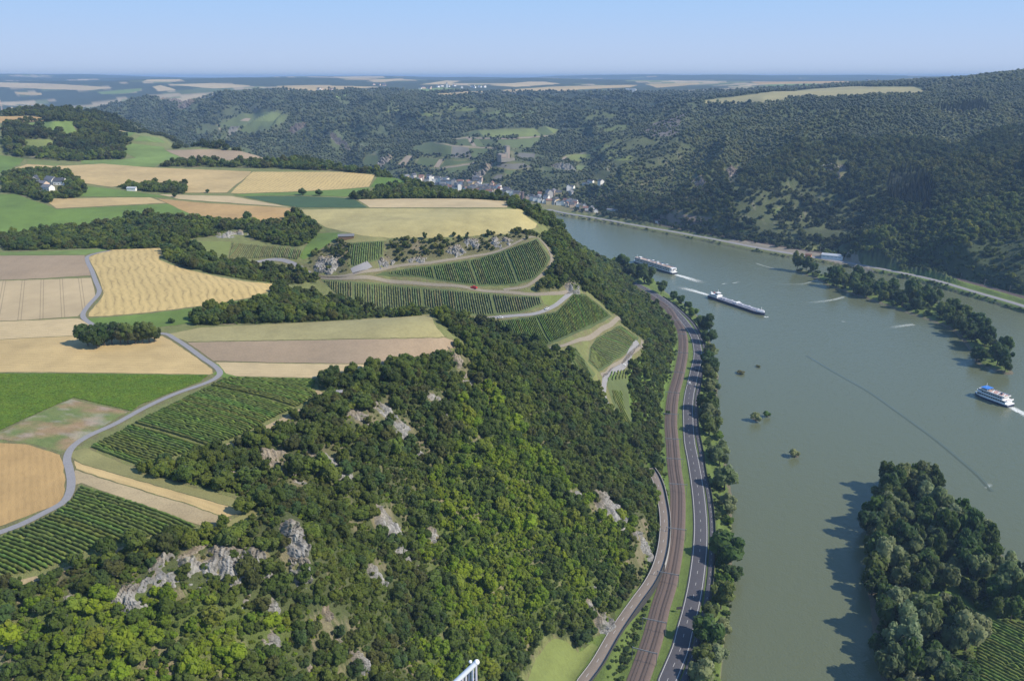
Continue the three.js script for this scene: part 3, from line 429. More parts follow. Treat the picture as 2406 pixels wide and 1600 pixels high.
field('wheat_field', 'yellow', '704,493; 870,490; 1224,491; 1238,510; 1262,526; 1258,536; 1190,550; 1020,559; 918,559; 857,555; 765,535; 731,514', [760, 520, 1220, 515], 'broad yellow field along the headland rim', { gmax: 1000 });
field('wheat_field', 'orange', '368,467; 480,477; 686,489; 704,492; 700,504; 662,520; 590,524; 503,517; 456,508', [400, 480, 680, 500], 'warm tan field left of the broad yellow field', { gmax: 1100 });
field('wheat_field', 'pale', '371,457; 544,461; 680,487; 420,468', [380, 460, 640, 480], 'pale wedge shaped field before the dark green crop');
field('meadow', 'oliveg', '440,566; 541,568; 531,613; 505,612; 468,590', null, 'olive meadow left of the small terrace vineyard', { gmax: 800 });
field('meadow', 'meadow', '740,548; 804,547; 792,558; 745,590; 712,612; 702,602', null, 'green vine slope left of the wooded rock knob', { gmax: 800 });
field('grass_verge', 'verge', '800,548; 910,560; 906,566; 812,570; 800,556', null, 'grass strip by the vineyard shed', { gmax: 800 });
field('ripe_field', 'ripe', '387,353; 500,351; 606,358; 680,370; 706,376; 631,377; 521,376; 430,372', [400, 360, 680, 374], 'brown field above the dark tree line', { gmax: 1600 });
field('meadow', 'meadow2', '187,377; 282,375; 318,372; 280,352; 307,337; 382,345; 386,353; 428,372; 380,381; 360,392; 265,391; 191,384', null, 'light green meadow below the wooded hill', { gmax: 1600 });
field('meadow', 'meadow2', '310,331; 331,319; 371,322; 466,335; 460,338; 390,336', null, 'pale green strip beyond the wooded hill', { gmax: 1700 });
field('wheat_field', 'pale', '263,303; 307,312; 278,308', null, 'tiny beige field on the shoulder behind the wooded hill', { gmax: 1900 });
field('meadow', 'meadow2', '278,309; 320,312; 301,321', null, 'tiny green field on the shoulder behind the wooded hill', { gmax: 1900 });
field('meadow', 'meadow', '-20,362; 55,373; 44,386; 8,404; -20,412', null, 'green meadow at the left edge above the farm', { gmax: 1500 });
field('meadow', 'oliveg', '60,376; 100,378; 146,384; 130,391; 62,385', null, 'olive patch at the foot of the wooded hill', { gmax: 1500 });
field('wheat_field', 'orange', '-20,274; 74,273; 127,282; 64,287; 21,291; -20,287', null, 'tan field high on the wooded hill', { gmax: 2000 });
field('meadow', 'meadow2', '32,293; 74,288; 168,284; 170,297; 178,308; 174,316; 127,310; 53,304', null, 'green field high on the wooded hill', { gmax: 2000 });
field('meadow', 'oliveg', '42,328; 117,328; 130,341; 64,350', null, 'olive clearing in the wood of the left hill', { gmax: 1700 });
field('meadow', 'meadow2', '-20,249; 42,251.5; 80,257; -20,256.5', null, 'green hilltop meadow by the mast', { gmax: 2300 });
// vineyard grounds on the near slope terraces
const VG = { gmax: 760 };
field('terrace_slope', 'vine2', '814,571; 903,566; 898,609; 826,630', null, 'grassy ground of the steep vineyard above the fork', VG);
field('terrace_slope', 'vine', '904,639; 1037,620; 1122,607; 1190,586; 1263,561; 1294,606; 1283,629; 1257,656; 1215,671; 1122,673; 1047,663; 976,652; 880,648', null, 'ground of the uppermost long terrace vineyard', VG);
field('terrace_slope', 'vine2', '753,656; 898,666; 1020,678; 1115,685; 1204,694; 1268,695; 1279,717; 1224,736; 1132,744; 1071,737; 1003,726; 918,729; 833,719; 782,686', null, 'ground of the long middle terrace vineyard', VG);
field('meadow', 'oliveg', '1270,694; 1325,689; 1322,700; 1298,719; 1281,716', null, 'olive grass corner inside the hairpin bend', VG);
field('terrace_slope', 'vine', '1347,688; 1377,692; 1411,718; 1437,743; 1421,754; 1360,782; 1275,816; 1240,806; 1190,780; 1160,755; 1238,745; 1306,732; 1336,702', null, 'ground of the green vineyard below the hairpin', VG);
field('terrace_slope', 'vine', '1459,764; 1502,794; 1487,819; 1455,842; 1408,874; 1381,848; 1385,814; 1402,794; 1423,782', null, 'ground of the lowest terrace vineyard', VG);
field('terrace_slope', 'vine2', '1327,822; 1353,816; 1376,848; 1400,880; 1389,892; 1376,890; 1349,862', null, 'ground of the narrow terrace vineyard at the wood edge', VG);
field('terrace_slope', 'vine2', '1425,874; 1482,866; 1476,898; 1500,915; 1490,960; 1494,1012; 1476,1008; 1440,948; 1426,905', null, 'grassy ground of the two small plots by the lower lane', VG);
field('rail_verge', 'meadow', '1475,880; 1500,850; 1530,800; 1552,770; 1572,770; 1590,815; 1584,860; 1570,910; 1560,970; 1560,1040; 1570,1110; 1572,1180; 1560,1160; 1545,1125; 1520,1090; 1490,1030; 1480,960', null, 'shrubby green bank left of the railway', { code: WOOD, gmax: 1200 });
// across the river and far away
const FAR = (n, look, s, label, o = {}) => field(n, look, s, null, label, o);
FAR('wheat_field', 'olive', '1633,240; 1712,229; 1776,221; 1839,212; 1913,204; 2001,202; 2054,204; 2150,204; 2171,213; 2197,217; 2160,222; 2033,223; 1927,231; 1903,226; 1860,230; 1839,239; 1765,246; 1691,243; 1659,245', 'large tan field on the plateau above the right hand woods', { gmax: 3400, code: FIELD });
FAR('wheat_field', 'orange', '1763,192.5; 1966,190.5; 2020,193; 1900,196; 1786,197.5', 'reddish strip on the far right plateau');
FAR('crop_field', 'meadow', '1786,199; 1900,196.5; 1990,197; 1930,202; 1840,206', 'green strip on the far right plateau');
FAR('wheat_field', 'wheat', '1176,212; 1300,203.5; 1466,199.5; 1500,199.5; 1480,205; 1360,210; 1350,216; 1300,213; 1200,216', 'long beige field by the far village');
FAR('wheat_field', 'wheat', '1017,221; 1095,215; 1170,213; 1127,217; 1064,224', 'beige wedge below the far village');
FAR('wheat_field', 'pale', '1148,200; 1244,192; 1276,192; 1318,196.5; 1212,204', 'pale far field behind the village');
FAR('wheat_field', 'pale', '985,199; 1048,189; 1081,190; 1060,196', 'pale field on the distant slope');
FAR('wheat_field', 'wheat', '648,202; 740,200; 892,204.5; 765,211; 754,219; 700,214; 670,211', 'beige field on the far plateau behind the vineyard slope');
FAR('wheat_field', 'pale', '-20,193; 127,197; 263,205.6; 212,212; 100,209; 13,205; -20,203', 'long pale field at the far left');
FAR('meadow', 'meadow2', '225,216; 333,207; 325,214; 300,219; 240,221', 'green field on the far left plateau');
FAR('wheat_field', 'pale', '356,204; 376,200; 413,211; 372,214', 'small pale field on the far left');
FAR('wheat_field', 'pale', '392,199; 500,195; 589,201; 563,205; 500,208; 450,203', 'pale field below the blue hills');
FAR('wheat_field', 'pale', '333,191; 345,187; 420,186; 429,188; 410,192', 'pale patch on the blue hills at left');
FAR('wheat_field', 'wheat', '30,216; 95,218; 97,223; 60,223; 38,221', 'tan patch on the far left slope');
FAR('wheat_field', 'pale', '860,191; 890,187; 945,184; 952,187; 900,193', 'pale patch on the blue hills at centre');
FAR('wheat_field', 'pale', '770,181; 900,179; 905,183; 800,184', 'pale ridge field at centre');
FAR('wheat_field', 'wheat', '1520,198; 1640,194; 1645,197; 1610,201; 1545,206', 'beige field left of the far right plateau');
FAR('meadow', 'meadow2', '935,212; 1040,206; 1090,210; 1000,217; 960,216', 'green field in front of the far village');
FAR('meadow', 'meadow2', '780,228; 830,219; 800,230', 'small bright far meadow');
// vineyards and meadows round the castle hill
const K = (look, s, label, n = 'hill_vineyard') => FAR(n, look, s, label, { gmax: 3600, gmin: 1500, code: look === 'scree' || n === 'hill_meadow' ? THIN : FIELD });
K('oliveg', '1123,306; 1190,304; 1256,302; 1271,319; 1191,323; 1136,321', 'yellowish strip at the top of the castle vineyards');
K('vine', '1259,301; 1284,298; 1301,313; 1271,319', 'dark patch right of the yellowish top strip');
K('oliveg', '1284,298; 1318,306; 1301,313', 'small yellow green triangle at the top right of the castle vineyards');
K('vine', '1076,316; 1123,306; 1136,321; 1102,321', 'dark patch left of the yellowish top strip');
K('vine', '1066,328; 1095,325; 1106,342; 1068,340', 'dark square vineyard left of the bare lane');
K('vine2', '1108,326; 1121,326; 1138,344; 1119,344', 'light narrow vineyard right of the bare lane');
K('vine', '1123,326; 1150,328; 1178,347; 1138,344', 'dark slanting vineyard behind the castle tower');
K('vine2', '1157,329; 1212,328; 1276,323; 1244,348; 1180,347', 'mixed green vineyard right of the castle tower');
K('vine', '960,348; 1010,335; 1061,343; 1059,370; 1000,366; 990,362', 'large dark vineyard left of the castle');
K('grey', '1064,344; 1100,347; 1108,371; 1059,370', 'grey brown vineyard left of the castle');
K('vine', '1101,348; 1157,351; 1138,366; 1110,371', 'dark vineyard just left of the castle rock');
K('vine', '985,370; 1032,375; 1017,393; 975,388', 'dark vineyard below the terrace lane at left');
K('earth', '1033,375; 1042,375.5; 1032,394; 1018,393', 'bare slanting lane between vineyards');
K('vine', '1045,377; 1117,379; 1036,392', 'green vineyard above the curved lane');
K('vine2', '1042,396; 1104,387; 1095,405; 1044,409', 'green vineyard below the curved lane');
K('earth', '1095,321; 1104,322; 1119,344; 1110,344', 'bare vertical lane in the castle vineyards');
K('earth', '1050,328; 1095,323; 1190,325; 1296,318; 1295,320.5; 1190,327.5; 1096,325.5; 1048,330.5', 'pale terrace lane above the castle');
K('earth', '1012,334; 1062,341; 1110,345; 1180,348; 1180,350; 1108,347; 1060,343', 'pale lane behind the castle tower');
K('earth', '1032,395; 1104,384; 1117,380; 1117,382.5; 1104,387; 1034,398', 'pale curved lane below the castle vineyards');
K('earth', '925,396; 955,366; 970,366; 948,395', 'bare slope left of the castle vineyards');
K('vine', '848,392; 860,366; 885,365; 895,394', 'steep green vineyard among the cliffs');
K('grey', '1218,359; 1258,361; 1254,376; 1212,372', 'grey terrace right of the castle');
K('grey', '1165,385; 1230,384; 1250,392; 1218,398; 1170,394', 'grey terrace below the castle');
K('vine2', '1170,398; 1215,400; 1220,408; 1195,410', 'green terrace below the castle');
K('grey', '1150,424; 1168,411; 1180,411; 1176,425', 'grey plot at the foot of the castle hill');
K('vine2', '1176,425; 1186,412; 1205,413; 1196,424', 'green plot at the foot of the castle hill');
K('oliveg', '1322,372; 1330,364; 1388,362; 1386,377; 1336,380', 'olive clearing with a pale edge right of the castle');
K('earth', '1319,379; 1322,369; 1346,363; 1330,369; 1334,379', 'pale bank of the clearing right of the castle');
K('vine2', '1345,388; 1400,390; 1380,404; 1352,400', 'green plot below the olive clearing');
K('scree', '1500,308; 1520,296; 1560,282; 1612,266; 1634,264; 1598,285; 1592,318; 1540,322; 1508,318', 'purplish bare scree on the hillside');
K('brownrow', '1530,502; 1600,504; 1684,512; 1676,535; 1600,528; 1532,516', 'brown terraced rows above the far bank railway', 'terraced_plot');
K('vine', '1676,535; 1690,513; 1712,511; 1705,520', 'small green plot right of the brown terraces');
K('vine2', '1815,490; 1838,490; 1830,510; 1812,515', 'small green plot on the right hand slope');
K('oliveg', '1822,518; 1870,520; 1866,552; 1826,550', 'yellowish meadow patch low on the right hand slope', 'hill_pasture');
K('oliveg', '1936,520; 1965,508; 2034,512; 2030,524; 1978,550; 1946,562', 'yellowish meadow strip low on the right hand slope', 'hill_pasture');
K('vine2', '505,300; 560,270; 640,262; 680,272; 660,290; 590,305', 'pale green vineyard slope on the far valley side');
K('vine', '560,310; 590,287; 650,283; 640,300; 600,318', 'dark green vineyard slope on the far valley side');
K('earth', '563,284; 576,278; 588,278; 582,285', 'small bare plot on the far valley side');
K('grey', '530,325; 543,296; 562,297; 553,310', 'greyish plot on the far valley side');
[[1080, 255, 40, 6], [1210, 263, 60, 6], [1160, 272, 50, 8], [1010, 270, 30, 5], [1260, 255, 40, 4], [1060, 245, 20, 4], [940, 262, 30, 5], [1100, 238, 24, 3], [900, 280, 26, 5], [1230, 275, 30, 4], [1440, 300, 40, 8], [1420, 350, 40, 10], [1460, 370, 30, 8], [1400, 395, 24, 6]].forEach(([a, b, w, h], k) => K(k % 3 ? 'vine2' : 'oliveg', Array.from({ length: 9 }, (_, q) => `${a + w * Math.cos(q / 4.5 * Math.PI) * (1 + .3 * noise(q, k))},${b + h * Math.sin(q / 4.5 * Math.PI) * (1 + .3 * noise(q, k + 5))}`).join(';'), 'grassy clearing among the trees of the far valley side', 'hill_meadow').userData.group = 'grassy clearings on the far valley side');
// island ground
tag(mesh('island_meadow', drape(level('2120,1420; 2170,1380; 2230,1390; 2260,1400; 2300,1440; 2280,1470; 2200,1460', 2), .07, { size: 9, shade: (x, g) => 1 + .5 * fbm(x / 12, g / 12) }), matOf('meadow'), scene), 'sunlit grass clearing on the near island', null, null, 'structure');
const islandPlot = level('2300,1455; 2480,1470; 2480,1700; 2330,1700; 2300,1620; 2290,1540', 2);
tag(mesh('island_meadow', drape(islandPlot, .05, { size: 9, shade: (x, g) => .9 + .4 * fbm(x / 12, g / 12) }), matOf('meadow'), scene), 'grass under the vine rows at the lower right corner', null, null, 'structure');

paintLine(railLine, 11, FIELD); paintLine(tanRoad, 6, FIELD);
// ---------------------------------------------------------------- roads, lanes, railway
const asphalt = new THREE.MeshStandardMaterial({ color: col(.088, .085, .098), map: T.grain, roughness: .9 }), tanSurf = new THREE.MeshStandardMaterial({ color: col(.235, .195, .165), map: T.grain, roughness: .9 });
const laneGrey = new THREE.MeshStandardMaterial({ color: col(.27, .265, .275), map: T.grain, roughness: .9 }), laneTan = new THREE.MeshStandardMaterial({ color: col(.255, .222, .168), map: T.coarse, roughness: .95 }), white = std([.52, .52, .51], .7), gravel = new THREE.MeshStandardMaterial({ color: col(.155, .115, .098), map: T.coarse, roughness: 1 }), concrete = new THREE.MeshStandardMaterial({ color: col(.42, .41, .39), map: T.grain, roughness: .9 }), darkWall = std([.05, .05, .052], .9), steel = std([.20, .15, .125], .5, { metalness: .6 }), galv = std([.33, .34, .35], .5, { metalness: .5 });
// a level strip along a centre line: profile is a list of [sideways, height]
function strip(l, h, prof) {
  const P = [], I = [], UV = [], n = prof.length; let s = 0;
  l.forEach((p, k) => { const a = l[Math.max(0, k - 1)], b = l[Math.min(l.length - 1, k + 1)], dx = b[0] - a[0], dy = b[1] - a[1], m = Math.hypot(dx, dy) || 1; if (k) s += Math.hypot(p[0] - l[k - 1][0], p[1] - l[k - 1][1]); prof.forEach(([o, y]) => { P.push(p[0] + dy / m * o, h + y, -(p[1] - dx / m * o)); UV.push(o / 6, s / 6); }); if (k) for (let i = 0; i < n - 1; i++) { const q = k * n + i; I.push(q - n, q - n + 1, q, q - n + 1, q + 1, q); } });
  const g = new THREE.BufferGeometry(); g.setAttribute('position', new THREE.Float32BufferAttribute(P, 3)); g.setAttribute('uv', new THREE.Float32BufferAttribute(UV, 2)); g.setIndex(I); g.computeVertexNormals(); return g;
}
const offset = (l, o) => l.map((p, k) => { const a = l[Math.max(0, k - 1)], b = l[Math.min(l.length - 1, k + 1)], dx = b[0] - a[0], dy = b[1] - a[1], m = Math.hypot(dx, dy) || 1; return [p[0] + dy / m * o, p[1] - dx / m * o]; });
function dashes(l, h, half, on, off, o = 0) { const c = offset(l, o), g = []; let s = 0, cur = []; for (let k = 1; k < c.length; k++) { const d = Math.hypot(c[k][0] - c[k - 1][0], c[k][1] - c[k - 1][1]), n = Math.ceil(d); for (let i = 0; i < n; i++) { const t = i / n, q = (s + d * t) % (on + off); if (q < on) cur.push([lerp(c[k - 1][0], c[k][0], t), lerp(c[k - 1][1], c[k][1], t)]); else { if (cur.length > 1) g.push(strip(cur, h, [[-half, 0], [half, 0]])); cur = []; } } s += d; } return mergeGeometries(g); }
{
  const t = thing('riverside_road', 'dark asphalt two lane road with white edge lines between railway and river', null); t.userData.kind = 'structure';
  mesh('carriageway', strip(mainRoad, 7.0, [[-4.9, -.5], [-4.6, 0], [0, .06], [4.6, 0], [4.9, -.5]]), asphalt, t);
  mesh('edge_line', strip(offset(mainRoad, -3.9), 7.05, [[-.15, 0], [.15, 0]]), white, t); mesh('edge_line', strip(offset(mainRoad, 3.9), 7.05, [[-.15, 0], [.15, 0]]), white, t);
  tag(mesh('centre_line', dashes(mainRoad, 7.09, .10, 4, 8), white, t), null, null, null, 'stuff');
  const r = thing('hillside_road', 'tan surfaced two lane road curving along the foot of the wooded slope', null); r.userData.kind = 'structure';
  mesh('carriageway', strip(tanRoad, 12.0, [[-3.2, -.6], [-2.9, 0], [0, .05], [2.9, 0], [3.2, -.6]]), tanSurf, r);
  mesh('edge_line', strip(offset(tanRoad, -2.6), 12.04, [[-.13, 0], [.13, 0]]), white, r); mesh('edge_line', strip(offset(tanRoad, 2.6), 12.04, [[-.13, 0], [.13, 0]]), white, r);
  tag(mesh('centre_line', dashes(tanRoad, 12.08, .10, 4, 8), white, r), null, null, null, 'stuff');
  const w = thing('retaining_wall', 'dark retaining wall with pale coping on the railway side of the tan road', 'wall');
  mesh('wall_face', strip(offset(tanRoad, 3.5), 12, [[-.2, -4.5], [-.2, .9], [.2, .9], [.2, -4.5]]), darkWall, w);
  mesh('coping', strip(offset(tanRoad, 3.5).slice(30, 62), 12, [[.2, -3.2], [.25, .94], [.75, .94], [.75, -3.2]]), concrete, w);
  const b = thing('cycle_path', 'narrow asphalt cycle path with a dashed line beside the riverside road', null); b.userData.kind = 'structure';
  mesh('surface', strip(bikePath, 6.62, [[-1.5, -.4], [-1.4, 0], [1.4, 0], [1.5, -.4]]), asphalt, b);
  tag(mesh('dashed_line', dashes(bikePath, 6.66, .09, 2.5, 4), white, b), null, null, null, 'stuff');
  const q = thing('river_wall', 'dark low wall between cycle path and river bank', 'wall');
  mesh('wall_face', strip(offset(bikePath, 2.0), 6.6, [[-.2, -1.2], [-.2, .95], [.25, .95], [.45, -2.8]]), darkWall, q);
  const v = thing('railway', 'double track electrified railway on brown ballast beside the riverside road', null); v.userData.kind = 'structure';
  mesh('ballast', strip(railLine, 8.0, [[-5.6, -.9], [-4.7, 0], [-2.0, .03], [0, -.15], [2.0, .03], [4.7, 0], [5.6, -.9]]), gravel, v);
  const tie = tile(64, (i, j) => j < 26 ? 1.25 : .8); const sl = new THREE.MeshStandardMaterial({ color: col(.13, .10, .088), map: tie, roughness: .95 }); tie.repeat.set(1, 10);
  for (const c of [-2.15, 2.15]) { mesh('sleeper_bed', strip(offset(railLine, c), 8.0, [[-1.3, .04], [-1.28, .16], [1.28, .16], [1.3, .04]]), sl, v); for (const r of [-.75, .75]) mesh('rail', strip(offset(railLine, c + r), 8.16, [[-.07, 0], [-.07, .17], [.07, .17], [.07, 0]]), steel, v); }
  const fr = thing('bank_road', 'pale road along the far river bank', null); fr.userData.kind = 'structure';
  mesh('carriageway', strip(farRoad, 5.3, [[-5.0, -.8], [-4.4, 0], [4.4, 0], [5.0, -.8]]), laneGrey, fr);
  const f2 = thing('far_railway', 'railway line behind the far bank road', null); f2.userData.kind = 'structure';
  mesh('ballast', strip(farRail, 8.0, [[-6.0, -1.2], [-4.8, 0], [4.8, 0], [6.0, -1.2]]), gravel, f2);
  for (const c of [-2.9, -1.4, 1.4, 2.9]) mesh('rail', strip(offset(farRail, c), 8.02, [[-.08, 0], [-.08, .17], [.08, .17], [.08, 0]]), steel, f2);
  tag(mesh('gravel_yard', drape(level('1700,568; 1780,583; 1880,600; 1990,620; 2030,628; 2060,634; 2000,612; 1930,598; 1830,580; 1740,563', 5), .12, { size: 8 }), laneTan, scene), 'pale gravel yard between far bank road and railway', null, null, 'structure');
}
const lane = (name, s, half, mat, label, gmax = 800) => { const l = smooth(pts(s).map(([a, b]) => { const p = at(a, b, 150, gmax); return [p.x, p.g]; }), 3); paintLine(l, half + 1.5, FIELD); return tag(mesh(name, drape(ribbon(l, half), .16, { size: 6 }), mat, scene), label, null, null, 'structure'); };
lane('farm_track', '-24,1260; 0,1251; 48,1233; 102,1206; 146,1182; 161,1161; 166,1134; 161,1100; 156,1080; 167,1053; 204,1026; 272,995; 340,958; 408,927; 476,903; 503,891; 516,879; 510,866; 476,842; 435,812; 408,795; 388,785; 340,783; 290,784; 245,778; 218,764; 196,748; 194,737; 211,713; 226,697; 232,684; 224,662; 214,635; 204,613; 206,602; 231,594; 258,589', 1.55, laneGrey, 'grey farm track winding between fields and vineyards', 760);
lane('vineyard_lane', '741,650; 826,653; 898,658; 959,664; 1037,670; 1112,679; 1183,686; 1258,692; 1315,689; 1343,685', 1.7, laneTan, 'pale lane with a red car between the two long terrace vineyards');
lane('vineyard_lane', '1343,687; 1326,701; 1299,721; 1258,737; 1207,742; 1156,747; 1128,753', 1.6, laneGrey, 'lane from the hairpin along the foot of the middle vineyard');
lane('vineyard_lane', '741,649; 823,646; 918,628; 1020,616; 1105,603; 1190,582; 1251,557; 1302,534', 1.4, laneTan, 'narrow lane along the top of the uppermost terrace vineyard');
lane('vineyard_lane', '1265,560; 1296,602; 1291,630; 1265,653; 1238,672; 1183,681', 1.3, laneTan, 'lane round the right end of the uppermost terrace vineyard');
lane('vineyard_lane', '1279,825; 1327,811; 1370,797; 1412,775; 1441,758; 1480,760', 1.6, laneTan, 'pale walled lane under the green hairpin vineyard');
lane('vineyard_lane', '1510,800; 1500,818; 1466,846; 1434,866; 1414,884', 1.1, laneTan, 'upper of the two pale lanes under the lowest terrace vineyard');
lane('vineyard_lane', '1512,826; 1466,858; 1436,875; 1422,889; 1420,905; 1420,924; 1429,947; 1442,975', 1.8, laneGrey, 'grey lane curving down past the two small vine plots', 720);
lane('vineyard_lane', '571,616; 629,611; 660,611; 701,626; 728,643; 741,650', 2.0, laneGrey, 'curved lane left of the wooded rock knob');
lane('forecourt', '826,638; 850,628; 868,620', 3.5, laneGrey, 'grey forecourt at the lane fork under the steep vineyard');
lane('field_track', '150,416; 200,406; 250,398; 290,394', 2.2, laneTan, 'thin field track crossing the wide wheat field', 1500);
lane('field_track', '700,492; 706,505', 2.2, laneTan, 'short track between the tan and the yellow field', 1000);
lane('field_path', '1378,1590; 1400,1560', .6, laneTan, 'faint path by the riverside meadow', 500);
// ---------------------------------------------------------------- the ground sheet and the water
{
  const P = new Float32Array(NU * NV * 3), C = new Float32Array(NU * NV * 3), UV = new Float32Array(NU * NV * 2), idx = new Uint32Array((NU - 1) * (NV - 1) * 6);
  const tint = { [GRASS]: [.205, .225, .078], [FIELD]: [.20, .19, .085], [WOOD]: [.085, .105, .034], [SCRUB]: [.155, .150, .070], [FARWOOD]: [.082, .108, .042], [CONIFER]: [.02, .03, .018], [DARK]: [.062, .086, .034], [BARE]: [.225, .20, .115], [BRIGHT]: [.105, .140, .030], [THIN]: [.080, .098, .040] };
  let q = 0;
  for (let j = 0; j < NV; j++) for (let i = 0; i < NU; i++) {
    const o = j * NU + i, g = gs[j], x = (U0 + DU * i) * g, f = Math.pow(2, Math.max(0, Math.round(Math.log2(g / 700)))); P[o * 3] = x; P[o * 3 + 1] = Hm[o]; P[o * 3 + 2] = -g; UV[o * 2] = x / 14; UV[o * 2 + 1] = -g / 14;
    const wx = x + (g < 1300 ? 5 * noise(x / 5, g / 5, 71) : 0), wg = g + (g < 1300 ? 5 * noise(x / 5, g / 5, 93) : 0), L = lcAt(wx, clamp(wg, gs[0], gs[NV - 1])); let t = tint[L].slice(); const a = fbm(x / (22 * f), g / (22 * f), 4), b = fbm(x / (6 * f), g / (6 * f), 14);
    if (L === BARE) { const m = sstep(-.1, .25, b + a * .4); t = t.map((v, k) => lerp(v, [.13, .135, .055][k], m)); }
    if (L === WOOD || L === SCRUB || L === BRIGHT) { const m = sstep(.05, .4, a + b * .5); t = t.map((v, k) => lerp(v, [.27, .22, .145][k], m * .75)); }
    if ((L === FARWOOD || L === THIN) && g < 4000) { const m = sstep(.0, .3, a); t = t.map((v, k) => lerp(v, [.105, .128, .05][k], m * .6)); const r = sstep(.12, .4, b - .1 + (GN[o * 3 + 1] < .8 ? .12 : 0)); t = t.map((v, k) => lerp(v, [.26, .225, .19][k], r * .6)); }
    if (L === FIELD && g > 2850) { const m = fbm(x / 700, g / 900, 31, 2); t = m > .08 ? [.47, .38, .24] : m > -.04 ? [.17, .20, .08] : m > -.16 ? [.38, .31, .20] : [.10, .13, .055]; }
    if (L === FARWOOD && g > 4000) t = [.04, .058, .03];
    if ((L === GRASS || (L === FIELD && x > 20)) && Hm[o] < 13.5 && g < 1200) t = [.135, .195, .042];
    if (Hm[o] < 1.2) t = [.17, .15, .10];
    for (let k = 0; k < 3; k++) C[o * 3 + k] = t[k] * (1 + .35 * b);
    if (i < NU - 1 && j < NV - 1) { idx[q++] = o; idx[q++] = o + 1; idx[q++] = o + NU; idx[q++] = o + 1; idx[q++] = o + NU + 1; idx[q++] = o + NU; }
  }
  const ge = new THREE.BufferGeometry(); ge.setAttribute('position', new THREE.BufferAttribute(P, 3)); ge.setAttribute('normal', new THREE.BufferAttribute(GN, 3)); ge.setAttribute('color', new THREE.BufferAttribute(C, 3)); ge.setAttribute('uv', new THREE.BufferAttribute(UV, 2)); ge.setIndex(new THREE.BufferAttribute(idx, 1));
  tag(mesh('terrain', ge, new THREE.MeshStandardMaterial({ vertexColors: true, map: T.coarse, bumpMap: bumpGrain, bumpScale: .5, roughness: 1 }), scene), 'hills, plateaus and valley sides of the river landscape', null, null, 'structure');
  const wv = tile(512, (i, j) => .4 * n16(i / 32, j / 32) + .3 * n64(i / 8, j / 8) + .3 * n128(i / 4, j / 4), false); wv.repeat.set(1, 1);
  const wg = new THREE.PlaneGeometry(5200, 4200, 1, 1), uv = wg.attributes.uv; for (let k = 0; k < uv.count; k++) uv.setXY(k, uv.getX(k) * 5200 / 60, uv.getY(k) * 4200 / 60);
  const w = mesh('river', wg, new THREE.MeshPhysicalMaterial({ color: col(.114, .131, .077), roughness: .17, ior: 1.33, bumpMap: wv, bumpScale: .22 }), scene); w.rotation.x = -Math.PI / 2; w.position.set(0, 0, -1700);
  tag(w, 'calm grey green river winding through the valley', null, null, 'structure');
}
// ---------------------------------------------------------------- trees
// a crown of leaf clumps: lobes on an ellipsoid, each covered with small bent quads; unit radius, standing on y = 0
function crownGeo(seed, { lobes = 11, quads = 900, leaf = .125, tall = 1, low = .28, drop = 0 } = {}) {
  const r = rng(seed), L = [], P = [], NN = [], I = [];
  const dir = () => { const a = r() * Math.PI * 2, y = r() * 2 - 1, s = Math.sqrt(1 - y * y); return new THREE.Vector3(s * Math.cos(a), y, s * Math.sin(a)); };
  const cy = low + .92 * tall; L.push([new THREE.Vector3(0, cy, 0), .56]);
  for (let k = 0; k < lobes; k++) { const d = dir(); d.y = d.y * .8 + .12; L.push([new THREE.Vector3(d.x * .70, cy + d.y * .70 * tall, d.z * .70), .17 + .27 * r()]); }
  let made = 0, tries = 0;
  while (made < quads && tries++ < quads * 8) {
    const [c, q] = L[Math.floor(r() * L.length)], d = dir(); if (d.y < -.55 && r() < .7) continue;
    const p = c.clone().addScaledVector(d, q * (.80 + .38 * r())); p.y += drop * -Math.abs(p.x * p.x + p.z * p.z) * .3;
    if (p.y < low * .6) continue;
    if (L.some(([e, f]) => e !== c && p.distanceTo(e) < f * .8)) continue;
    const n = d.clone().add(dir().multiplyScalar(.75)).normalize(), t = new THREE.Vector3().crossVectors(n, dir()).normalize(), b = new THREE.Vector3().crossVectors(n, t), s = leaf * (.55 + .8 * r()), w = s * (.6 + .5 * r()), o = P.length / 3;
    const sm = d.clone().multiplyScalar(.5).add(n.clone().multiplyScalar(.8)).normalize();
    for (const [x, y] of [[-1, -.7], [1, -1], [.8, .9], [-.9, .8]]) { const v = p.clone().addScaledVector(t, x * s).addScaledVector(b, y * w); P.push(v.x, v.y, v.z); NN.push(sm.x, sm.y, sm.z); }
    I.push(o, o + 1, o + 2, o, o + 2, o + 3); made++;
  }
  // the shaded inside that keeps the sky from showing through everywhere
  for (const [c, q] of L) { const g = new THREE.IcosahedronGeometry(q * .76, 1), a = g.attributes.position, o = P.length / 3; for (let k = 0; k < a.count; k++) { const v = new THREE.Vector3().fromBufferAttribute(a, k), n = v.clone().normalize(); v.multiplyScalar(1 + .22 * noise(v.x * 6 + seed, v.y * 6, v.z * 6)); P.push(v.x + c.x, v.y + c.y, v.z + c.z); NN.push(n.x, n.y, n.z); I.push(o + k); } }
  const ge = new THREE.BufferGeometry(); ge.setAttribute('position', new THREE.Float32BufferAttribute(P, 3)); ge.setAttribute('normal', new THREE.Float32BufferAttribute(NN, 3)); ge.setIndex(I); return ge;
}
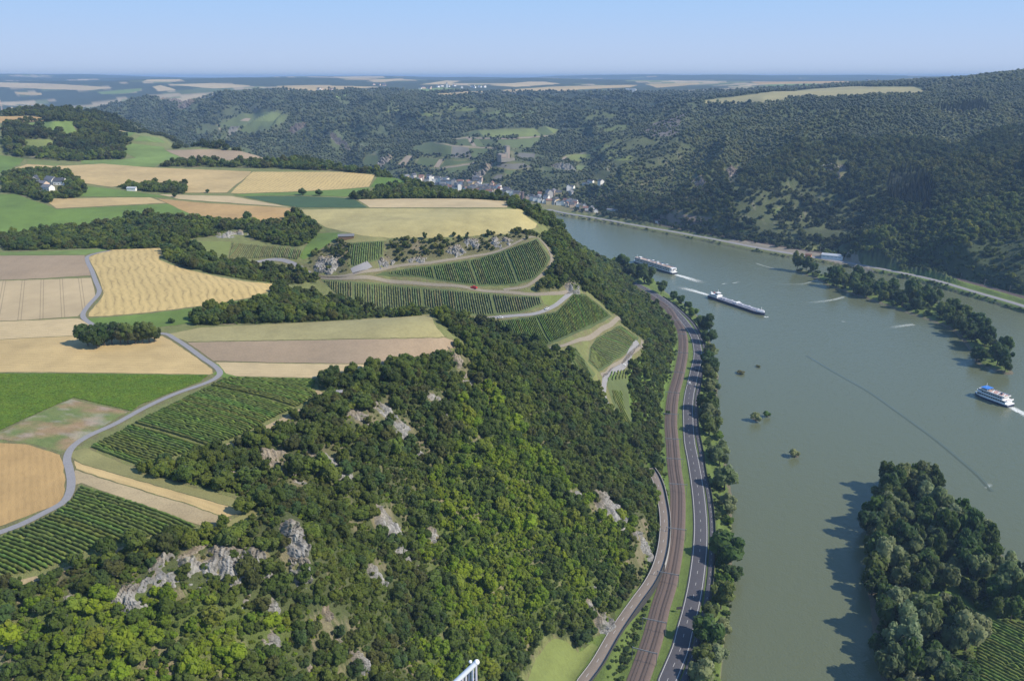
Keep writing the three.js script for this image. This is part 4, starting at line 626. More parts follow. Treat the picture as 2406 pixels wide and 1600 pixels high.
function blobGeo(seed, n = 4, tall = 1) {   // a far crown: a few knobbly lobes
  const r = rng(seed), P = [], NN = [], I = [];
  for (let l = 0; l < n; l++) {
    const a = r() * 6.28, c = l ? [Math.cos(a) * .45, .85 * tall + (r() - .4) * .5, Math.sin(a) * .45] : [0, .8 * tall, 0], q = l ? .34 + .24 * r() : .6, g = new THREE.IcosahedronGeometry(q, 1), p = g.attributes.position, o = P.length / 3;
    for (let k = 0; k < p.count; k++) { const v = new THREE.Vector3().fromBufferAttribute(p, k), m = 1 + .75 * noise(v.x * 3 / q + seed, v.y * 3 / q + l, v.z * 3 / q), nn = v.clone().normalize(); P.push(c[0] + v.x * m, c[1] + v.y * m * (l ? 1 : tall), c[2] + v.z * m); NN.push(nn.x, nn.y, nn.z); I.push(o + k); }
  }
  const ge = new THREE.BufferGeometry(); ge.setAttribute('position', new THREE.Float32BufferAttribute(P, 3)); ge.setAttribute('normal', new THREE.Float32BufferAttribute(NN, 3)); ge.setIndex(I); return ge;
}
function coneGeo(seed) { const r = rng(seed), gsx = []; for (let k = 0; k < 5; k++) { const g = new THREE.ConeGeometry(.62 - k * .1, .95, 9, 1, true).toNonIndexed(), p = g.attributes.position; for (let i = 0; i < p.count; i++) { const m = 1 + .3 * noise(p.getX(i) * 5 + seed, p.getY(i) * 5 + k, p.getZ(i) * 5); p.setXYZ(i, p.getX(i) * m, p.getY(i) + .65 + k * .55, p.getZ(i) * m); } g.deleteAttribute('uv'); g.computeVertexNormals(); gsx.push(g); } return mergeGeometries(gsx); }
function trunkGeo(seed, tall = 1, low = .28) { const r = rng(seed), g = [], h = low + .75 * tall; const t = new THREE.CylinderGeometry(.035, .075, h, 7, 3); t.translate(0, h / 2 - .08, 0); g.push(t); for (let k = 0; k < 4; k++) { const a = r() * 6.28, c = new THREE.CylinderGeometry(.012, .03, .6, 5); c.translate(0, .3, 0); c.rotateZ(.6 + .4 * r()); c.rotateY(a); c.translate(0, h * (.5 + .1 * k), 0); g.push(c); } return mergeGeometries(g); }
const HI = [crownGeo(11, { lobes: 15 }), crownGeo(12, { lobes: 19, tall: 1.15 }), crownGeo(13, { lobes: 12, tall: .85, low: .15 }), crownGeo(14, { lobes: 17, tall: 1.3, low: .4 }), crownGeo(15, { lobes: 24, tall: 1.0, leaf: .115, quads: 1000 }), crownGeo(16, { lobes: 14, tall: 1.1, drop: .6, leaf: .11, quads: 1000 })];
const MID = [21, 22, 23, 24].map((s, k) => crownGeo(s, { lobes: 11 + k, quads: 240, leaf: .2, tall: [1, .9, 1.2, 1.05][k], low: .15 }));
const LOW = [31, 32, 33, 34].map((s, k) => blobGeo(s, 4 + k % 2, [1, .9, 1.15, 1][k]));
const CONE = [coneGeo(41), coneGeo(42)];
const leafMat = new THREE.MeshPhysicalMaterial({ color: 0xffffff, roughness: 1, transmission: .55, thickness: 0, specularIntensity: .35 });
const barkMat = std([.10, .08, .06], .95);
const PAL = {
  [WOOD]: [[.046, .066, .019], [.060, .082, .021], [.066, .094, .026], [.082, .104, .030], [.060, .066, .028], [.048, .078, .034], [.092, .118, .028]],
  [BRIGHT]: [[.115, .160, .016], [.140, .185, .018], [.095, .142, .018], [.060, .092, .022], [.046, .074, .022], [.135, .165, .030], [.074, .104, .030]],
  [SCRUB]: [[.070, .088, .030], [.088, .098, .038], [.052, .070, .026], [.105, .112, .045], [.044, .064, .024]],
  [FARWOOD]: [[.036, .058, .024], [.048, .072, .028], [.060, .082, .030], [.044, .064, .030], [.074, .092, .036]],
  [DARK]: [[.044, .064, .022], [.058, .080, .026], [.074, .096, .028], [.054, .076, .030], [.096, .112, .034]],
  [CONIFER]: [[.012, .022, .014], [.016, .028, .016], [.020, .034, .018]],
};
for (const p of Object.values(PAL)) p.sort((a, b) => a[1] - b[1]);
PAL[BARE] = PAL[SCRUB]; PAL[THIN] = PAL[FARWOOD];
const jitter = (c, r) => { const m = .82 + .36 * r(), w = (r() - .5) * .18; return [c[0] * m * (1 + w), c[1] * m, c[2] * m * (1 - w * .5)]; };
const seen = (x, g, h, slack = 0) => { const u = x / g, i = Math.round(colOf(u)), s = (EYE - h) / g; for (let j = 0; j < NV && gs[j] < g - 3; j += 2) if (Hm[j * NU + i] > EYE - s * gs[j] + slack * gs[j] / g) return false; return true; };
// neighbours share a tone: broad drifts of lighter and darker kinds
const tintAt = (c, x, g, r) => { const f = g > 1300 ? 110 : 22, n = clamp(.5 + (g > 1300 ? 1.5 * fbm(x / f, g / f, c * 3 + 2) + 1.6 * fbm(x / 420, g / 420, 61, 2) : 1.7 * fbm(x / f, g / f, c * 3 + 2)) + (r() - .5) * .75, 0, .999), p = PAL[c][Math.floor(n * PAL[c].length)]; return jitter(p, r).map((v, k) => v * (g > 1300 ? [1.32, 1.32, 1.02] : [1.85, 1.90, 1.12])[k]); };
// candidates over the painted cells
const cand = [];
{
  const r = rng(77), hash = new Map(), hk = (x, g) => Math.floor(x / 6) * 100003 + Math.floor(g / 6);
  for (let j = 0; j < NV - 1; j++) for (let i = 0; i < NU - 1; i++) {
    const o = j * NU + i, c = LC[o]; if (c === GRASS || c === FIELD) continue;
    const g = gs[j], x = (U0 + DU * i) * g, dg = gs[j + 1] - g; if (g > 4600) break;
    const q = pxOf(x, g, Hm[o] + 5); if (q[0] < -140 || q[0] > PW + 140 || q[1] > PH + 160) continue;
    const near = g < 1150, far = g > 2600;
    let den, r0, r1;
    if (c === CONIFER) { den = .012; r0 = 3.2; r1 = 4.4; }
    else if (near) { den = { [WOOD]: .24, [BRIGHT]: .27, [SCRUB]: .075, [BARE]: .05, [FARWOOD]: .02, [THIN]: .01, [DARK]: .02 }[c]; r0 = .8; r1 = 4.5; }
    else { den = { [WOOD]: .02, [BRIGHT]: .02, [SCRUB]: .008, [BARE]: .003, [FARWOOD]: .018, [THIN]: .012, [DARK]: .026 }[c]; r0 = 1.8; r1 = 6.0; if (far) { den *= .42; r0 *= 1.4; r1 *= 1.5; } if (g > 4000) { den *= .25; r0 *= 1.1; r1 *= 1.1; } }
    if (!near && (c === FARWOOD || c === THIN)) { const f = g > 4200 ? 3 : 1; den *= clamp(1.2 - 5 * Math.max(0, fbm(x / (90 * f), g / (60 * f), 44) + .02), .06, 1.2) * (GN[o * 3 + 1] < .7 ? .45 : 1); }
    if (near && (c === WOOD || c === BRIGHT)) den *= clamp(1.25 - 2.6 * Math.max(0, fbm(x / 16, g / 16, 45)), .35, 1.2);
    let n = den * DU * g * dg / Math.max(.45, GN[o * 3 + 1]); n = Math.floor(n) + (r() < n - Math.floor(n) ? 1 : 0);
    for (let k = 0; k < n; k++) {
      const tx = x + DU * g * r(), tg = g + dg * r(), h = heightAt(tx, tg); if (h < .7) continue;
      let rad = r0 + (r1 - r0) * Math.pow(r(), c === BRIGHT ? 2.6 : near ? 2.3 : 1.6); if (c === SCRUB || c === BARE) rad *= .62;
      if (near) { const a = hk(tx, tg); let ok = true; for (const d of [0, 1, -1, 100003, -100003, 100004, 100002, -100002, -100004]) for (const e of hash.get(a + d) || []) if (Math.hypot(e[0] - tx, e[1] - tg) < .40 * (e[2] + rad)) ok = false; if (!ok) continue; (hash.get(a) || hash.set(a, []).get(a)).push([tx, tg, rad]); }
      if (onRock(...pxOf(tx, tg, h)) && r() < .88) continue;
      if (!seen(tx, tg, h + rad * 1.6, near ? 8 : 3)) continue;
      const p = pxOf(tx, tg, h + rad);
      cand.push({ x: tx, g: tg, h, r: rad, c, z: p[2], px: p[0], py: p[1], tint: tintAt(c, tx, tg, r), v: Math.floor(r() * 60), t: r() * 6.28, s: .85 + .35 * r() });
    }
  }
}
{ // shrubs that close the gaps of the near woods
  const r = rng(78);
  for (let j = 0; j < NV - 1 && gs[j] < 900; j++) for (let i = 0; i < NU - 1; i++) { const o = j * NU + i, c = LC[o]; if (c !== WOOD && c !== BRIGHT && c !== BARE) continue; const g = gs[j], x = (U0 + DU * i) * g, dg = gs[j + 1] - g, q = pxOf(x, g, Hm[o]); if (q[0] < -60 || q[0] > PW + 60 || q[1] > PH + 60) continue; let n = (c === BARE ? .10 : .26) * DU * g * dg; n = Math.floor(n) + (r() < n - Math.floor(n) ? 1 : 0); for (let k = 0; k < n; k++) { const tx = x + DU * g * r(), tg = g + dg * r(), h = heightAt(tx, tg), p = pxOf(tx, tg, h + .6); if (h < 2 || (onRock(...p) && r() < .7) || !seen(tx, tg, h + 1.5, 8)) continue; const rad = .55 + .95 * r() * r(); cand.push({ x: tx, g: tg, h, r: rad, c, z: p[2] + 400, px: p[0], py: p[1], tint: tintAt(r() < .5 ? BRIGHT : c, tx, tg, r), v: Math.floor(r() * 60), t: r() * 6.28, s: .7 + .3 * r() }); } }
}
// one tree of each shape built with its parts, the rest clones of it
const tintMats = new Map();
const tintMat = (c) => { const k = c.map((v) => Math.round(v * 90)).join(); if (!tintMats.has(k)) tintMats.set(k, new THREE.MeshPhysicalMaterial({ color: col(...c.map((v) => Math.round(v * 90) / 90 + .002)), roughness: 1, transmission: .55, thickness: 0, specularIntensity: .35 })); return tintMats.get(k); };
const protos = {};
let nTrees = 0;
function tree(kind, label, group, p, rad, shape, tint, tall = 1, low = .28) {   // p = [x, y, z] of the foot
  const key = shape; let t;
  if (!protos[key]) { t = new THREE.Group(); mesh('trunk', trunkGeo(50 + shape, [1, 1.15, .85, 1.3, 1, 1.1][shape], [.28, .28, .15, .4, .28, .28][shape]), barkMat, t); mesh('crown', HI[shape], leafMat, t); protos[key] = t; t = t.clone(); } else t = protos[key].clone();
  t.children[1].material = tintMat(tint);
  t.name = numbered(kind); scene.add(t); t.position.set(...p); t.rotation.y = R() * 6.28; t.scale.set(rad, rad * tall, rad); nTrees++;
  return tag(t, label, kind === 'bush' ? 'bush' : 'tree', group);
}
// river bank, from the photograph's crowns: place, radius in picture points, tint
const TI0 = { grey: [.135, .150, .082], silver: [.19, .205, .14], dark: [.052, .082, .026], green: [.062, .098, .024], olive: [.095, .118, .038], bright: [.11, .16, .024], deep: [.042, .068, .024], brown: [.105, .100, .048] }, TI = Object.fromEntries(Object.entries(TI0).map(([k, v]) => [k, v.map((q, i) => q * [1.34, 1.48, 1.05][i])]));
const onLevel = (cx, cy, rp, up = 1.15, ground = 2.5) => { let h = ground, p, z; for (let k = 0; k < 4; k++) { p = plane0(cx, cy, h); z = pxOf(p.x, p.g, h)[2]; h = ground + up * rp * z / F; } return [p.x, p.g, rp * z / F]; };
const bank = `1692,1078,17,grey; 1705,1124,25,grey; 1711,1186,18,silver; 1713,1221,10,bright; 1712,1296,33,green; 1724,1344,18,dark; 1702,1362,17,bright; 1696,1408,24,olive; 1702,1478,15,silver; 1662,1500,30,green; 1692,1543,19,silver; 1645,1588,24,silver; 1668,1452,17,olive; 1652,1552,20,olive; 1663,955,21,dark; 1673,974,17,grey; 1668,1002,22,olive; 1689,1062,18,grey; 1666,911,13,grey; 1669,888,16,olive; 1668,862,17,dark; 1681,904,11,grey; 1661,848,13,green; 1656,771,17,dark; 1664,798,15,dark; 1679,824,10,silver; 1667,828,12,olive; 1630,732,10,bright; 1617,719,8,green; 1600,706,8,green; 1583,697,8,green; 1554,682,11,dark; 1515,652,19,dark; 1527,664,8,bright; 1481,647,10,dark; 1463,638,12,green; 1645,748,9,bright; 1690,1020,10,bright`;
const BL = { grey: 'grey green willow on the grassy river bank beside the cycle path', silver: 'silvery willow leaning over the water at the river bank', dark: 'dark leafy tree shading the riverside road from the bank', green: 'full green tree between cycle path and river', olive: 'olive green tree on the river bank below the road wall', bright: 'light green bush at the water edge of the road bank' };
for (const t of bank.split(';')) { const [a, b, c, k] = t.trim().split(','), [x, g, r] = onLevel(+a, +b, +c), one = k === 'bright'; tree(one ? 'bush' : 'bank_tree', BL[k], `${k} ${one ? 'bushes' : 'trees'} along the road bank`, [x, Math.max(.3, heightAt(x, g)) - .1, -g], r * 1.24, one ? 2 : k === 'silver' || k === 'grey' ? 5 : [0, 1, 4, 3][nTrees % 4], jitter(TI[k], R)); }
// islands
const ISL = [TI.dark, TI.deep, TI.olive, TI.grey, TI.green, TI.grey, TI.dark, TI.olive, TI.silver], ISLW = ['dark green', 'deep green', 'olive green', 'grey green', 'mid green', 'grey green', 'dark green', 'olive green', 'silvery'], FARI = [TI.dark, TI.deep, TI.green, TI.olive, TI.dark], FARW = ['dark green', 'deep green', 'mid green', 'olive green', 'dark green'];
function fill(poly, n, r0, r1, kind, label, group, tints, tall, skip = () => false, gap = .46) { const b = box(poly), put = []; let k = 0, tries = 0; while (k < n && tries++ < 60000) { const x = rr(b[0], b[2]), g = rr(b[1], b[3]); if (!inside(poly, x, g) || skip(x, g)) continue; const q = pxOf(x, g, 12); if (q[0] > PW + 60 || q[1] > PH + 110) continue; const r = rr(r0, r1); if (put.some((e) => Math.hypot(e[0] - x, e[1] - g) < gap * (e[2] + r))) continue; const ti = Math.floor(R() * tints.length), tint = tints[ti]; put.push([x, g, r]); k++; const w = tints === ISL ? ISLW[ti] : FARW[ti]; tree(kind, label.replace('*', w), `${w} ${group}`, [x, Math.max(.2, heightAt(x, g)) - .1, -g], r, [0, 1, 3, 4, 5][Math.floor(R() * 5)], jitter(tint, R), tall * rr(.85, 1.2)); } return put; }
const islandMeadow = level('2140,1425; 2175,1388; 2235,1392; 2270,1402; 2290,1430; 2270,1452; 2190,1455', 2);
const onNear = fill(islandNear, 124, 4.4, 8, 'island_tree', '* tree in the dense wood of the large near island', 'trees of the near island', ISL, 1.32, (x, g) => inside(islandMeadow, x, g) || inside(islandPlot, x, g));
const onFar = fill(islandFar, 78, 5.4, 9, 'island_tree', '* tree on the long narrow island near the far bank', 'trees of the far island', FARI, 1.15, (x, g) => { const q = pxOf(x, g, 0); return (q[0] > 1920 && q[0] < 1940) || q[0] > 2368; });
// low growth that closes the island woods and the bank: nobody could count it
{
  const r = rng(303), l = [], put = (poly, n, r0, r1, skip) => { const b = box(poly); for (let k = 0, t = 0; k < n && t < 40000; t++) { const x = lerp(b[0], b[2], r()), g = lerp(b[1], b[3], r()); if (!inside(poly, x, g) || skip(x, g)) continue; const q = pxOf(x, g, 6); if (q[0] > PW + 80 || q[1] > PH + 120) continue; k++; l.push([x, Math.max(.2, heightAt(x, g)) - .2, g, lerp(r0, r1, r() * r()), jitter([TI.deep, TI.dark, TI.green, TI.olive][Math.floor(r() * 4)], r)]); } };
  put(islandNear, 420, 2, 5, (x, g) => inside(islandMeadow, x, g) || inside(islandPlot, x, g) || segDist(islandNear, x, g, true)[0] < 3); put(islandFar, 260, 1.8, 4.6, (x, g) => { const q = pxOf(x, g, 0); return q[0] > 2372 || segDist(islandFar, x, g, true)[0] < 2.5; });
  const bankStrip = [...offset(bikePath, 3.2), ...offset(bikePath, 17).reverse()]; put(bankStrip, 520, .7, 2.6, (x, g) => heightAt(x, g) < .25 || fbm(x / 14, g / 14, 50) < -.02);
  put([...offset(railLine, -6.6), ...offset(railLine, -15).reverse()], 420, .6, 2, (x, g) => g < 250 || g > 900 || segDist(tanRoad, x, g)[0] < 4.6 || (g > 520 && fbm(x / 12, g / 12, 5) < .05));
  const far2 = [...offset(farRoad, 9), ...offset(farRoad, 17).reverse()]; put(far2, 420, 1, 2.6, (x, g) => heightAt(x, g) < .2 || fbm(x / 30, g / 30, 50) < -.1); const far3 = [...offset(farRail, -8), ...offset(farRail, -20).reverse()]; put(far3, 500, 1.6, 4.4, () => false);
  const im = new THREE.InstancedMesh(MID[0], leafMat, l.length), m4 = new THREE.Matrix4(), q4 = new THREE.Quaternion(), Y = new THREE.Vector3(0, 1, 0); im.name = 'bank_thicket'; im.castShadow = im.receiveShadow = true;
  l.forEach(([x, h, g, s, c], k) => { q4.setFromAxisAngle(Y, k * 1.7); m4.compose(new THREE.Vector3(x, h - s * .15, -g), q4, new THREE.Vector3(s, s * .9, s)); im.setMatrixAt(k, m4); im.setColorAt(k, col(...c)); }); scene.add(im); tag(im, 'thicket of shrubs on river banks and islands', null, null, 'stuff');
}
// the clump in the wheat field, lone trees
for (const [a, b, c, k, s] of [[205, 806, 20, 'dark', 0], [228, 812, 19, 'dark', 4], [245, 806, 20, 'deep', 1], [225, 800, 18, 'dark', 0], [262, 803, 17, 'deep', 3], [283, 803, 16, 'brown', 3], [300, 803, 17, 'olive', 3], [318, 802, 16, 'brown', 1], [334, 801, 15, 'olive', 3], [350, 800, 17, 'olive', 3], [362, 798, 15, 'dark', 0], [292, 797, 14, 'dark', 3], [325, 796, 14, 'olive', 3]]) { const p = at(a, b + 6, 150, 700), z = pxOf(p.x, p.g, p.h)[2]; tree('field_tree', 'tree of the dense clump standing alone in the wheat field', 'clump of trees in the wheat field', [p.x, p.h - .1, -p.g], c * z / F * 1.2, s, jitter(TI[k], R), 1.05); }
for (const [a, b, c, k, l] of [[403, 760, 8, 'dark', 'round bush alone in the green meadow wedge'], [786, 886, 15, 'dark', 'dark tree at the wood corner above the large vineyard'], [760, 900, 14, 'dark', 'dark tree beside the upper right corner of the large vineyard'], [487, 453, 5, 'dark', 'tiny round bush in front of the wide wheat field'], [410, 463, 6, 'dark', 'dark bush on the field edge near the farm'], [711, 459, 10, 'dark', 'dark bush on the thin green strip, left of the hedge'], [750, 460, 9, 'dark', 'broad bush on the thin green strip, right of the square one'], [1365, 1520, 22, 'dark', 'dark round tree casting a shadow on the riverside meadow'], [1570, 974, 6, 'green', 'round green bush right beside the railway']]) { const p = at(a, b, 150, a === 1365 ? 640 : 1300), z = pxOf(p.x, p.g, p.h)[2]; tree(l.includes('bush') ? 'bush' : 'field_tree', l, null, [p.x, p.h - .1, -p.g], c * z / F, l.includes('bush') ? 2 : 0, jitter(TI[k], R)); }
// shrubs on the river shoals
for (const [k, [a, b, c, tn, l]] of [[1741, 871, 10, 'brown', 'low brownish shrub on a shoal in the river, the lower of two'], [1782, 858, 6, 'brown', 'smallest brownish shrub on a shoal in the river'], [1777, 982, 13, 'silver', 'silvery willow bush in the water, left of its neighbour'], [1803, 974, 9, 'green', 'small greener bush in the water right of the silvery one'], [1868, 1066, 12, 'silver', 'single round silvery bush standing in the river']].entries()) { const p = plane0(a, b + c * .7, 0), z = pxOf(p.x, p.g, 0)[2]; tree('bush', l, null, [p.x, -.1, -p.g], c * z / F, k < 2 ? 2 : 5, jitter(TI[tn].map((v) => v * 1.35), R), k < 2 ? .42 : .8); }
// the nearest trees of the wooded slope one by one, all others as woodland
{
  const inFrame = cand.filter((t) => t.z < 520 && t.px > 10 && t.px < PW - 10 && t.py > 10 && t.py < PH - 5 && seen(t.x, t.g, t.h + t.r));
  inFrame.sort((a, b) => b.r / b.z - a.r / a.z);
  const pick = new Set(inFrame.slice(0, Math.max(0, 298 - nTrees)));
  for (const t of pick) { const lum = t.tint[1], g = lum > .105 ? 'bright' : lum > .075 ? 'mid' : 'dark'; tree('slope_tree', { bright: 'yellow green tree on the steep wooded slope in the foreground', mid: 'mid green tree on the steep wooded slope in the foreground', dark: 'dark green tree on the steep wooded slope in the foreground' }[g], `${g} trees of the foreground slope`, [t.x, t.h - .15, -t.g], t.r, [0, 1, 2, 4][t.v % 4], t.tint, t.s); }
  const sets = {};
  for (const t of cand) if (!pick.has(t)) { const lod = t.c === CONIFER ? 'cone' : t.z < 760 ? 'hi' : t.z < 1750 ? 'mid' : 'low', geos = { cone: CONE, hi: HI, mid: MID, low: LOW }[lod], n = t.v % geos.length; const name = t.z < 760 ? (t.c === SCRUB || t.c === BARE ? 'scrub' : 'woodland') : t.c === CONIFER ? 'conifer_wood' : t.z < 1300 && t.x < 400 ? 'headland_wood' : t.x > 330 && t.z < 3200 ? 'hillside_wood' : 'distant_wood'; ((sets[name] ||= {})[lod + n] ||= { geo: geos[n], l: [] }).l.push(t); }
  const lab = { woodland: 'closed leafy wood on the near slopes', scrub: 'scattered dry scrub on rocky places', conifer_wood: 'dark conifer plantation on the right hand hillside', headland_wood: 'wood and hedges on the headland', hillside_wood: 'dense dark wood covering the right hand hills', distant_wood: 'woods and groves of the far valley sides' };
  const m4 = new THREE.Matrix4(), q4 = new THREE.Quaternion(), Y = new THREE.Vector3(0, 1, 0);
  for (const [name, v] of Object.entries(sets)) {
    const grp = thing(name, lab[name], null); grp.userData.kind = 'stuff';
    for (const { geo, l } of Object.values(v)) {
      const im = new THREE.InstancedMesh(geo, leafMat, l.length); im.name = 'foliage'; im.userData.kind = 'stuff'; im.castShadow = im.receiveShadow = true;
      l.forEach((t, k) => { q4.setFromAxisAngle(Y, t.t); m4.compose(new THREE.Vector3(t.x, t.h - .2 - (t.c === CONIFER ? 0 : .12 * t.r), -t.g), q4, new THREE.Vector3(t.r * (.85 + .3 * (t.v % 7) / 6), t.r * t.s * (t.c === CONIFER ? 1.4 : 1), t.r * (.85 + .3 * (t.v % 5) / 4))); im.setMatrixAt(k, m4); im.setColorAt(k, col(...t.tint)); });
      grp.add(im);
    }
  }
}
// ---------------------------------------------------------------- vineyards: every row a hedge of its own along the ground
const vineMat = new THREE.MeshStandardMaterial({ color: 0xffffff, vertexColors: true, roughness: .9 });
function vineRow(a, b, step, width, high, tint, r) {
  const n = Math.max(2, Math.ceil(Math.hypot(b[0] - a[0], b[1] - a[1]) / step)), dx = b[0] - a[0], dy = b[1] - a[1], m = Math.hypot(dx, dy), sx = dy / m, sy = -dx / m, P = [], C = [], I = [], prof = [[-.5, .25], [-.62, .62], [-.3, 1], [.3, 1], [.62, .62], [.5, .25]];
  for (let k = 0; k <= n; k++) {
    const x = lerp(a[0], b[0], k / n) + (r() - .5) * .25, g = lerp(a[1], b[1], k / n) + (r() - .5) * .25, h = heightAt(x, g), e = k === 0 || k === n ? .6 : 1, q = .62 + .7 * r(), w = width * (.7 + .6 * r()), gap = r() < .04 ? .45 : 1;
    for (const [o, y] of prof) { const j = .75 + .5 * r(); P.push(x + sx * o * w * j * e, h + .1 + y * high * gap * e * (.85 + .3 * r()), -(g + sy * o * w * j * e)); const hue = .94 + .12 * r(); C.push(tint[0] * q * hue, tint[1] * q, tint[2] * q); }
    if (k) for (let i = 0; i < 5; i++) { const s = k * 6 + i; I.push(s - 6, s, s - 5, s - 5, s, s + 1); }
  }
  return { P, C, I };
}
function vineyard(s, dir, spacing, step, width, high, tint, label, { gmax = 760, thin = 0, poly = null, skipRow = null } = {}) {
  const p = poly || world(s, 150, gmax), A = at(dir[0], dir[1], 150, gmax), B = at(dir[2], dir[3], 150, gmax), d = poly && dir.length === 2 ? dir : [B.x - A.x, B.g - A.g], m = Math.hypot(...d), e = [d[0] / m, d[1] / m], f = [-e[1], e[0]], r = rng(Math.round(p[0][0] * 13 + p[0][1] * 7));
  const pr = p.map(([x, g]) => [x * e[0] + g * e[1], x * f[0] + g * f[1]]), b = box(pr), rows = [];
  let n = 0;
  for (let o = b[1] + spacing * .5; o < b[3]; o += spacing, n++) {
    if (skipRow && skipRow(n)) continue;
    const c = []; for (let i = 0, j = pr.length - 1; i < pr.length; j = i++) if ((pr[i][1] > o) !== (pr[j][1] > o)) c.push(pr[j][0] + (o - pr[j][1]) / (pr[i][1] - pr[j][1]) * (pr[i][0] - pr[j][0]));
    c.sort((q, w) => q - w);
    for (let k = 0; k + 1 < c.length; k += 2) if (c[k + 1] - c[k] > 3) { const to = (t) => [e[0] * t + f[0] * o, e[1] * t + f[1] * o]; rows.push([to(c[k] + .4 + r()), to(c[k + 1] - .4 - r())]); }
  }
  const cx = (p.reduce((q, w) => q + w[0], 0) / p.length), cg = p.reduce((q, w) => q + w[1], 0) / p.length, ch = heightAt(cx, cg), t = thing('vineyard', label, 'vineyard', null, [cx, ch, -cg]);
  for (const [a, c] of rows) {
    if (thin && r() < thin) continue;
    const { P, C, I } = vineRow(a, c, step, width, high, tint.map((v) => v * (.85 + .3 * r())), r);
    for (let k = 0; k < P.length; k += 3) { P[k] -= cx; P[k + 1] -= ch; P[k + 2] += cg; }
    const ge = new THREE.BufferGeometry(); ge.setAttribute('position', new THREE.Float32BufferAttribute(P, 3)); ge.setAttribute('color', new THREE.Float32BufferAttribute(C, 3)); ge.setIndex(I); ge.computeVertexNormals();
    mesh('vine_row', ge, vineMat, t);
  }
  return t;
}
const VT = [.108, .150, .026], VT2 = [.105, .138, .038], VT3 = [.122, .136, .052];
vineyard('208,1050; 350,975; 480,912; 524,889; 742,893; 742,905; 735,921; 750,930; 700,958; 620,998; 560,1029; 480,1056; 400,1079; 345,1098; 306,1089', [197, 1050, 306, 1091], 1.55, 1.1, .62, 1.3, VT, 'large dark green vineyard along the farm track, biggest of all', { skipRow: (n) => n % 31 === 15 });
vineyard('-20,1270; 50,1241; 105,1216; 150,1190; 172,1163; 185,1141; 300,1180; 400,1215; 476,1240; 430,1254; 330,1268; 250,1286; 190,1310; 110,1341; -20,1369', [185, 1139, 476, 1239], 1.65, .9, .66, 1.4, VT, 'vineyard with wide striped rows at the lower left edge');
vineyard('815,572; 901,567; 896,608; 828,628', [815, 628, 822, 572], 1.9, 1.6, .65, 1.3, VT2, 'small steep vineyard with vertical rows just below the shed');
vineyard('905,640; 1037,622; 1122,609; 1190,588; 1262,563; 1290,606; 1280,628; 1254,655; 1213,669; 1122,671; 1047,661; 976,650; 890,645', [1082, 620, 1094, 655], 1.8, 1.8, .78, 1.3, VT2, 'uppermost long vineyard on the terraces, between two lanes', { skipRow: (n) => n % 19 === 7 });
vineyard('756,658; 898,668; 1020,680; 1115,687; 1204,696; 1266,697; 1276,716; 1223,734; 1132,742; 1071,735; 1003,724; 918,727; 833,717; 784,686', [900, 668, 903, 726], 2.0, 1.8, .74, 1.3, VT3, 'long pale striped vineyard under the lane with the red car', { skipRow: (n) => n % 29 === 13 });
vineyard('1348,690; 1376,694; 1408,719; 1433,743; 1418,753; 1360,779; 1276,813; 1242,802; 1194,777; 1166,755; 1238,748; 1306,734; 1338,703', [1236, 752, 1266, 812], 1.55, 1.7, .68, 1.3, VT, 'bright green vineyard inside the sweep of the hairpin lane', { skipRow: (n) => n === 22 });
vineyard('1459,766; 1499,794; 1485,818; 1453,840; 1408,872; 1384,848; 1388,814; 1404,796; 1423,784', [1395, 815, 1445, 842], 1.55, 1.6, .65, 1.3, VT2, 'square terrace vineyard below the walled lane');
vineyard('1329,824; 1352,818; 1374,850; 1394,888; 1378,888; 1352,862', [1330, 823, 1385, 890], 1.7, 1.6, .65, 1.3, VT2, 'narrow vineyard squeezed against the near wood edge');
vineyard('1436,874; 1479,868; 1473,892; 1428,896', [1432, 892, 1440, 874], 2.1, 1.5, .85, 1.7, VT, 'tiny upper vine plot beside the grey lane');
vineyard('1434,914; 1464,918; 1466,945; 1477,983; 1490,1011; 1480,1008; 1444,945', [1438, 914, 1483, 1005], 2.3, 1.4, .9, 1.7, VT, 'small wedge of vines pointing down to the railway');
vineyard('546,571; 672,580; 712,586; 700,613; 663,607; 536,611', [558, 609, 580, 575], 1.7, 1.8, .74, 1.3, VT3, 'small striped vineyard left of the wooded knob', { gmax: 800 });
vineyard('', [-.62, .78], 2.6, 1.2, .9, 1.7, VT, 'vine rows in shade on the island at the lower right corner', { poly: islandPlot });
// crop plants of the bright field: uncountable leaves
{
  const p = world('-20,880; 160,880; 484,884; 466,896; 393,924; 325,951; 308,964; 170,932; 60,981; -20,1018'), b = box(p), l = [], r = rng(5), g = MID[1], m4 = new THREE.Matrix4(), q = new THREE.Quaternion();
  for (let k = 0; k < 60000 && l.length < 9000; k++) { const x = lerp(b[0], b[2], r()), y = lerp(b[1], b[3], r()); if (inside(p, x, y)) l.push([x, y]); }
  const im = new THREE.InstancedMesh(g, leafMat, l.length); im.name = 'crop_plants'; im.castShadow = im.receiveShadow = true;
  l.forEach(([x, y], k) => { const s = .45 + .5 * r(), n = fbm(x / 14, y / 9, 3); q.setFromAxisAngle(new THREE.Vector3(0, 1, 0), r() * 6); m4.compose(new THREE.Vector3(x, heightAt(x, y) - .15, -y), q, new THREE.Vector3(s, s * .42, s)); im.setMatrixAt(k, m4); im.setColorAt(k, col(...jitter([.20 + .08 * n, .33 + .06 * n, .030], r))); });
  scene.add(im); tag(im, 'knee high bright green crop plants left of the track bend', null, null, 'stuff');
}
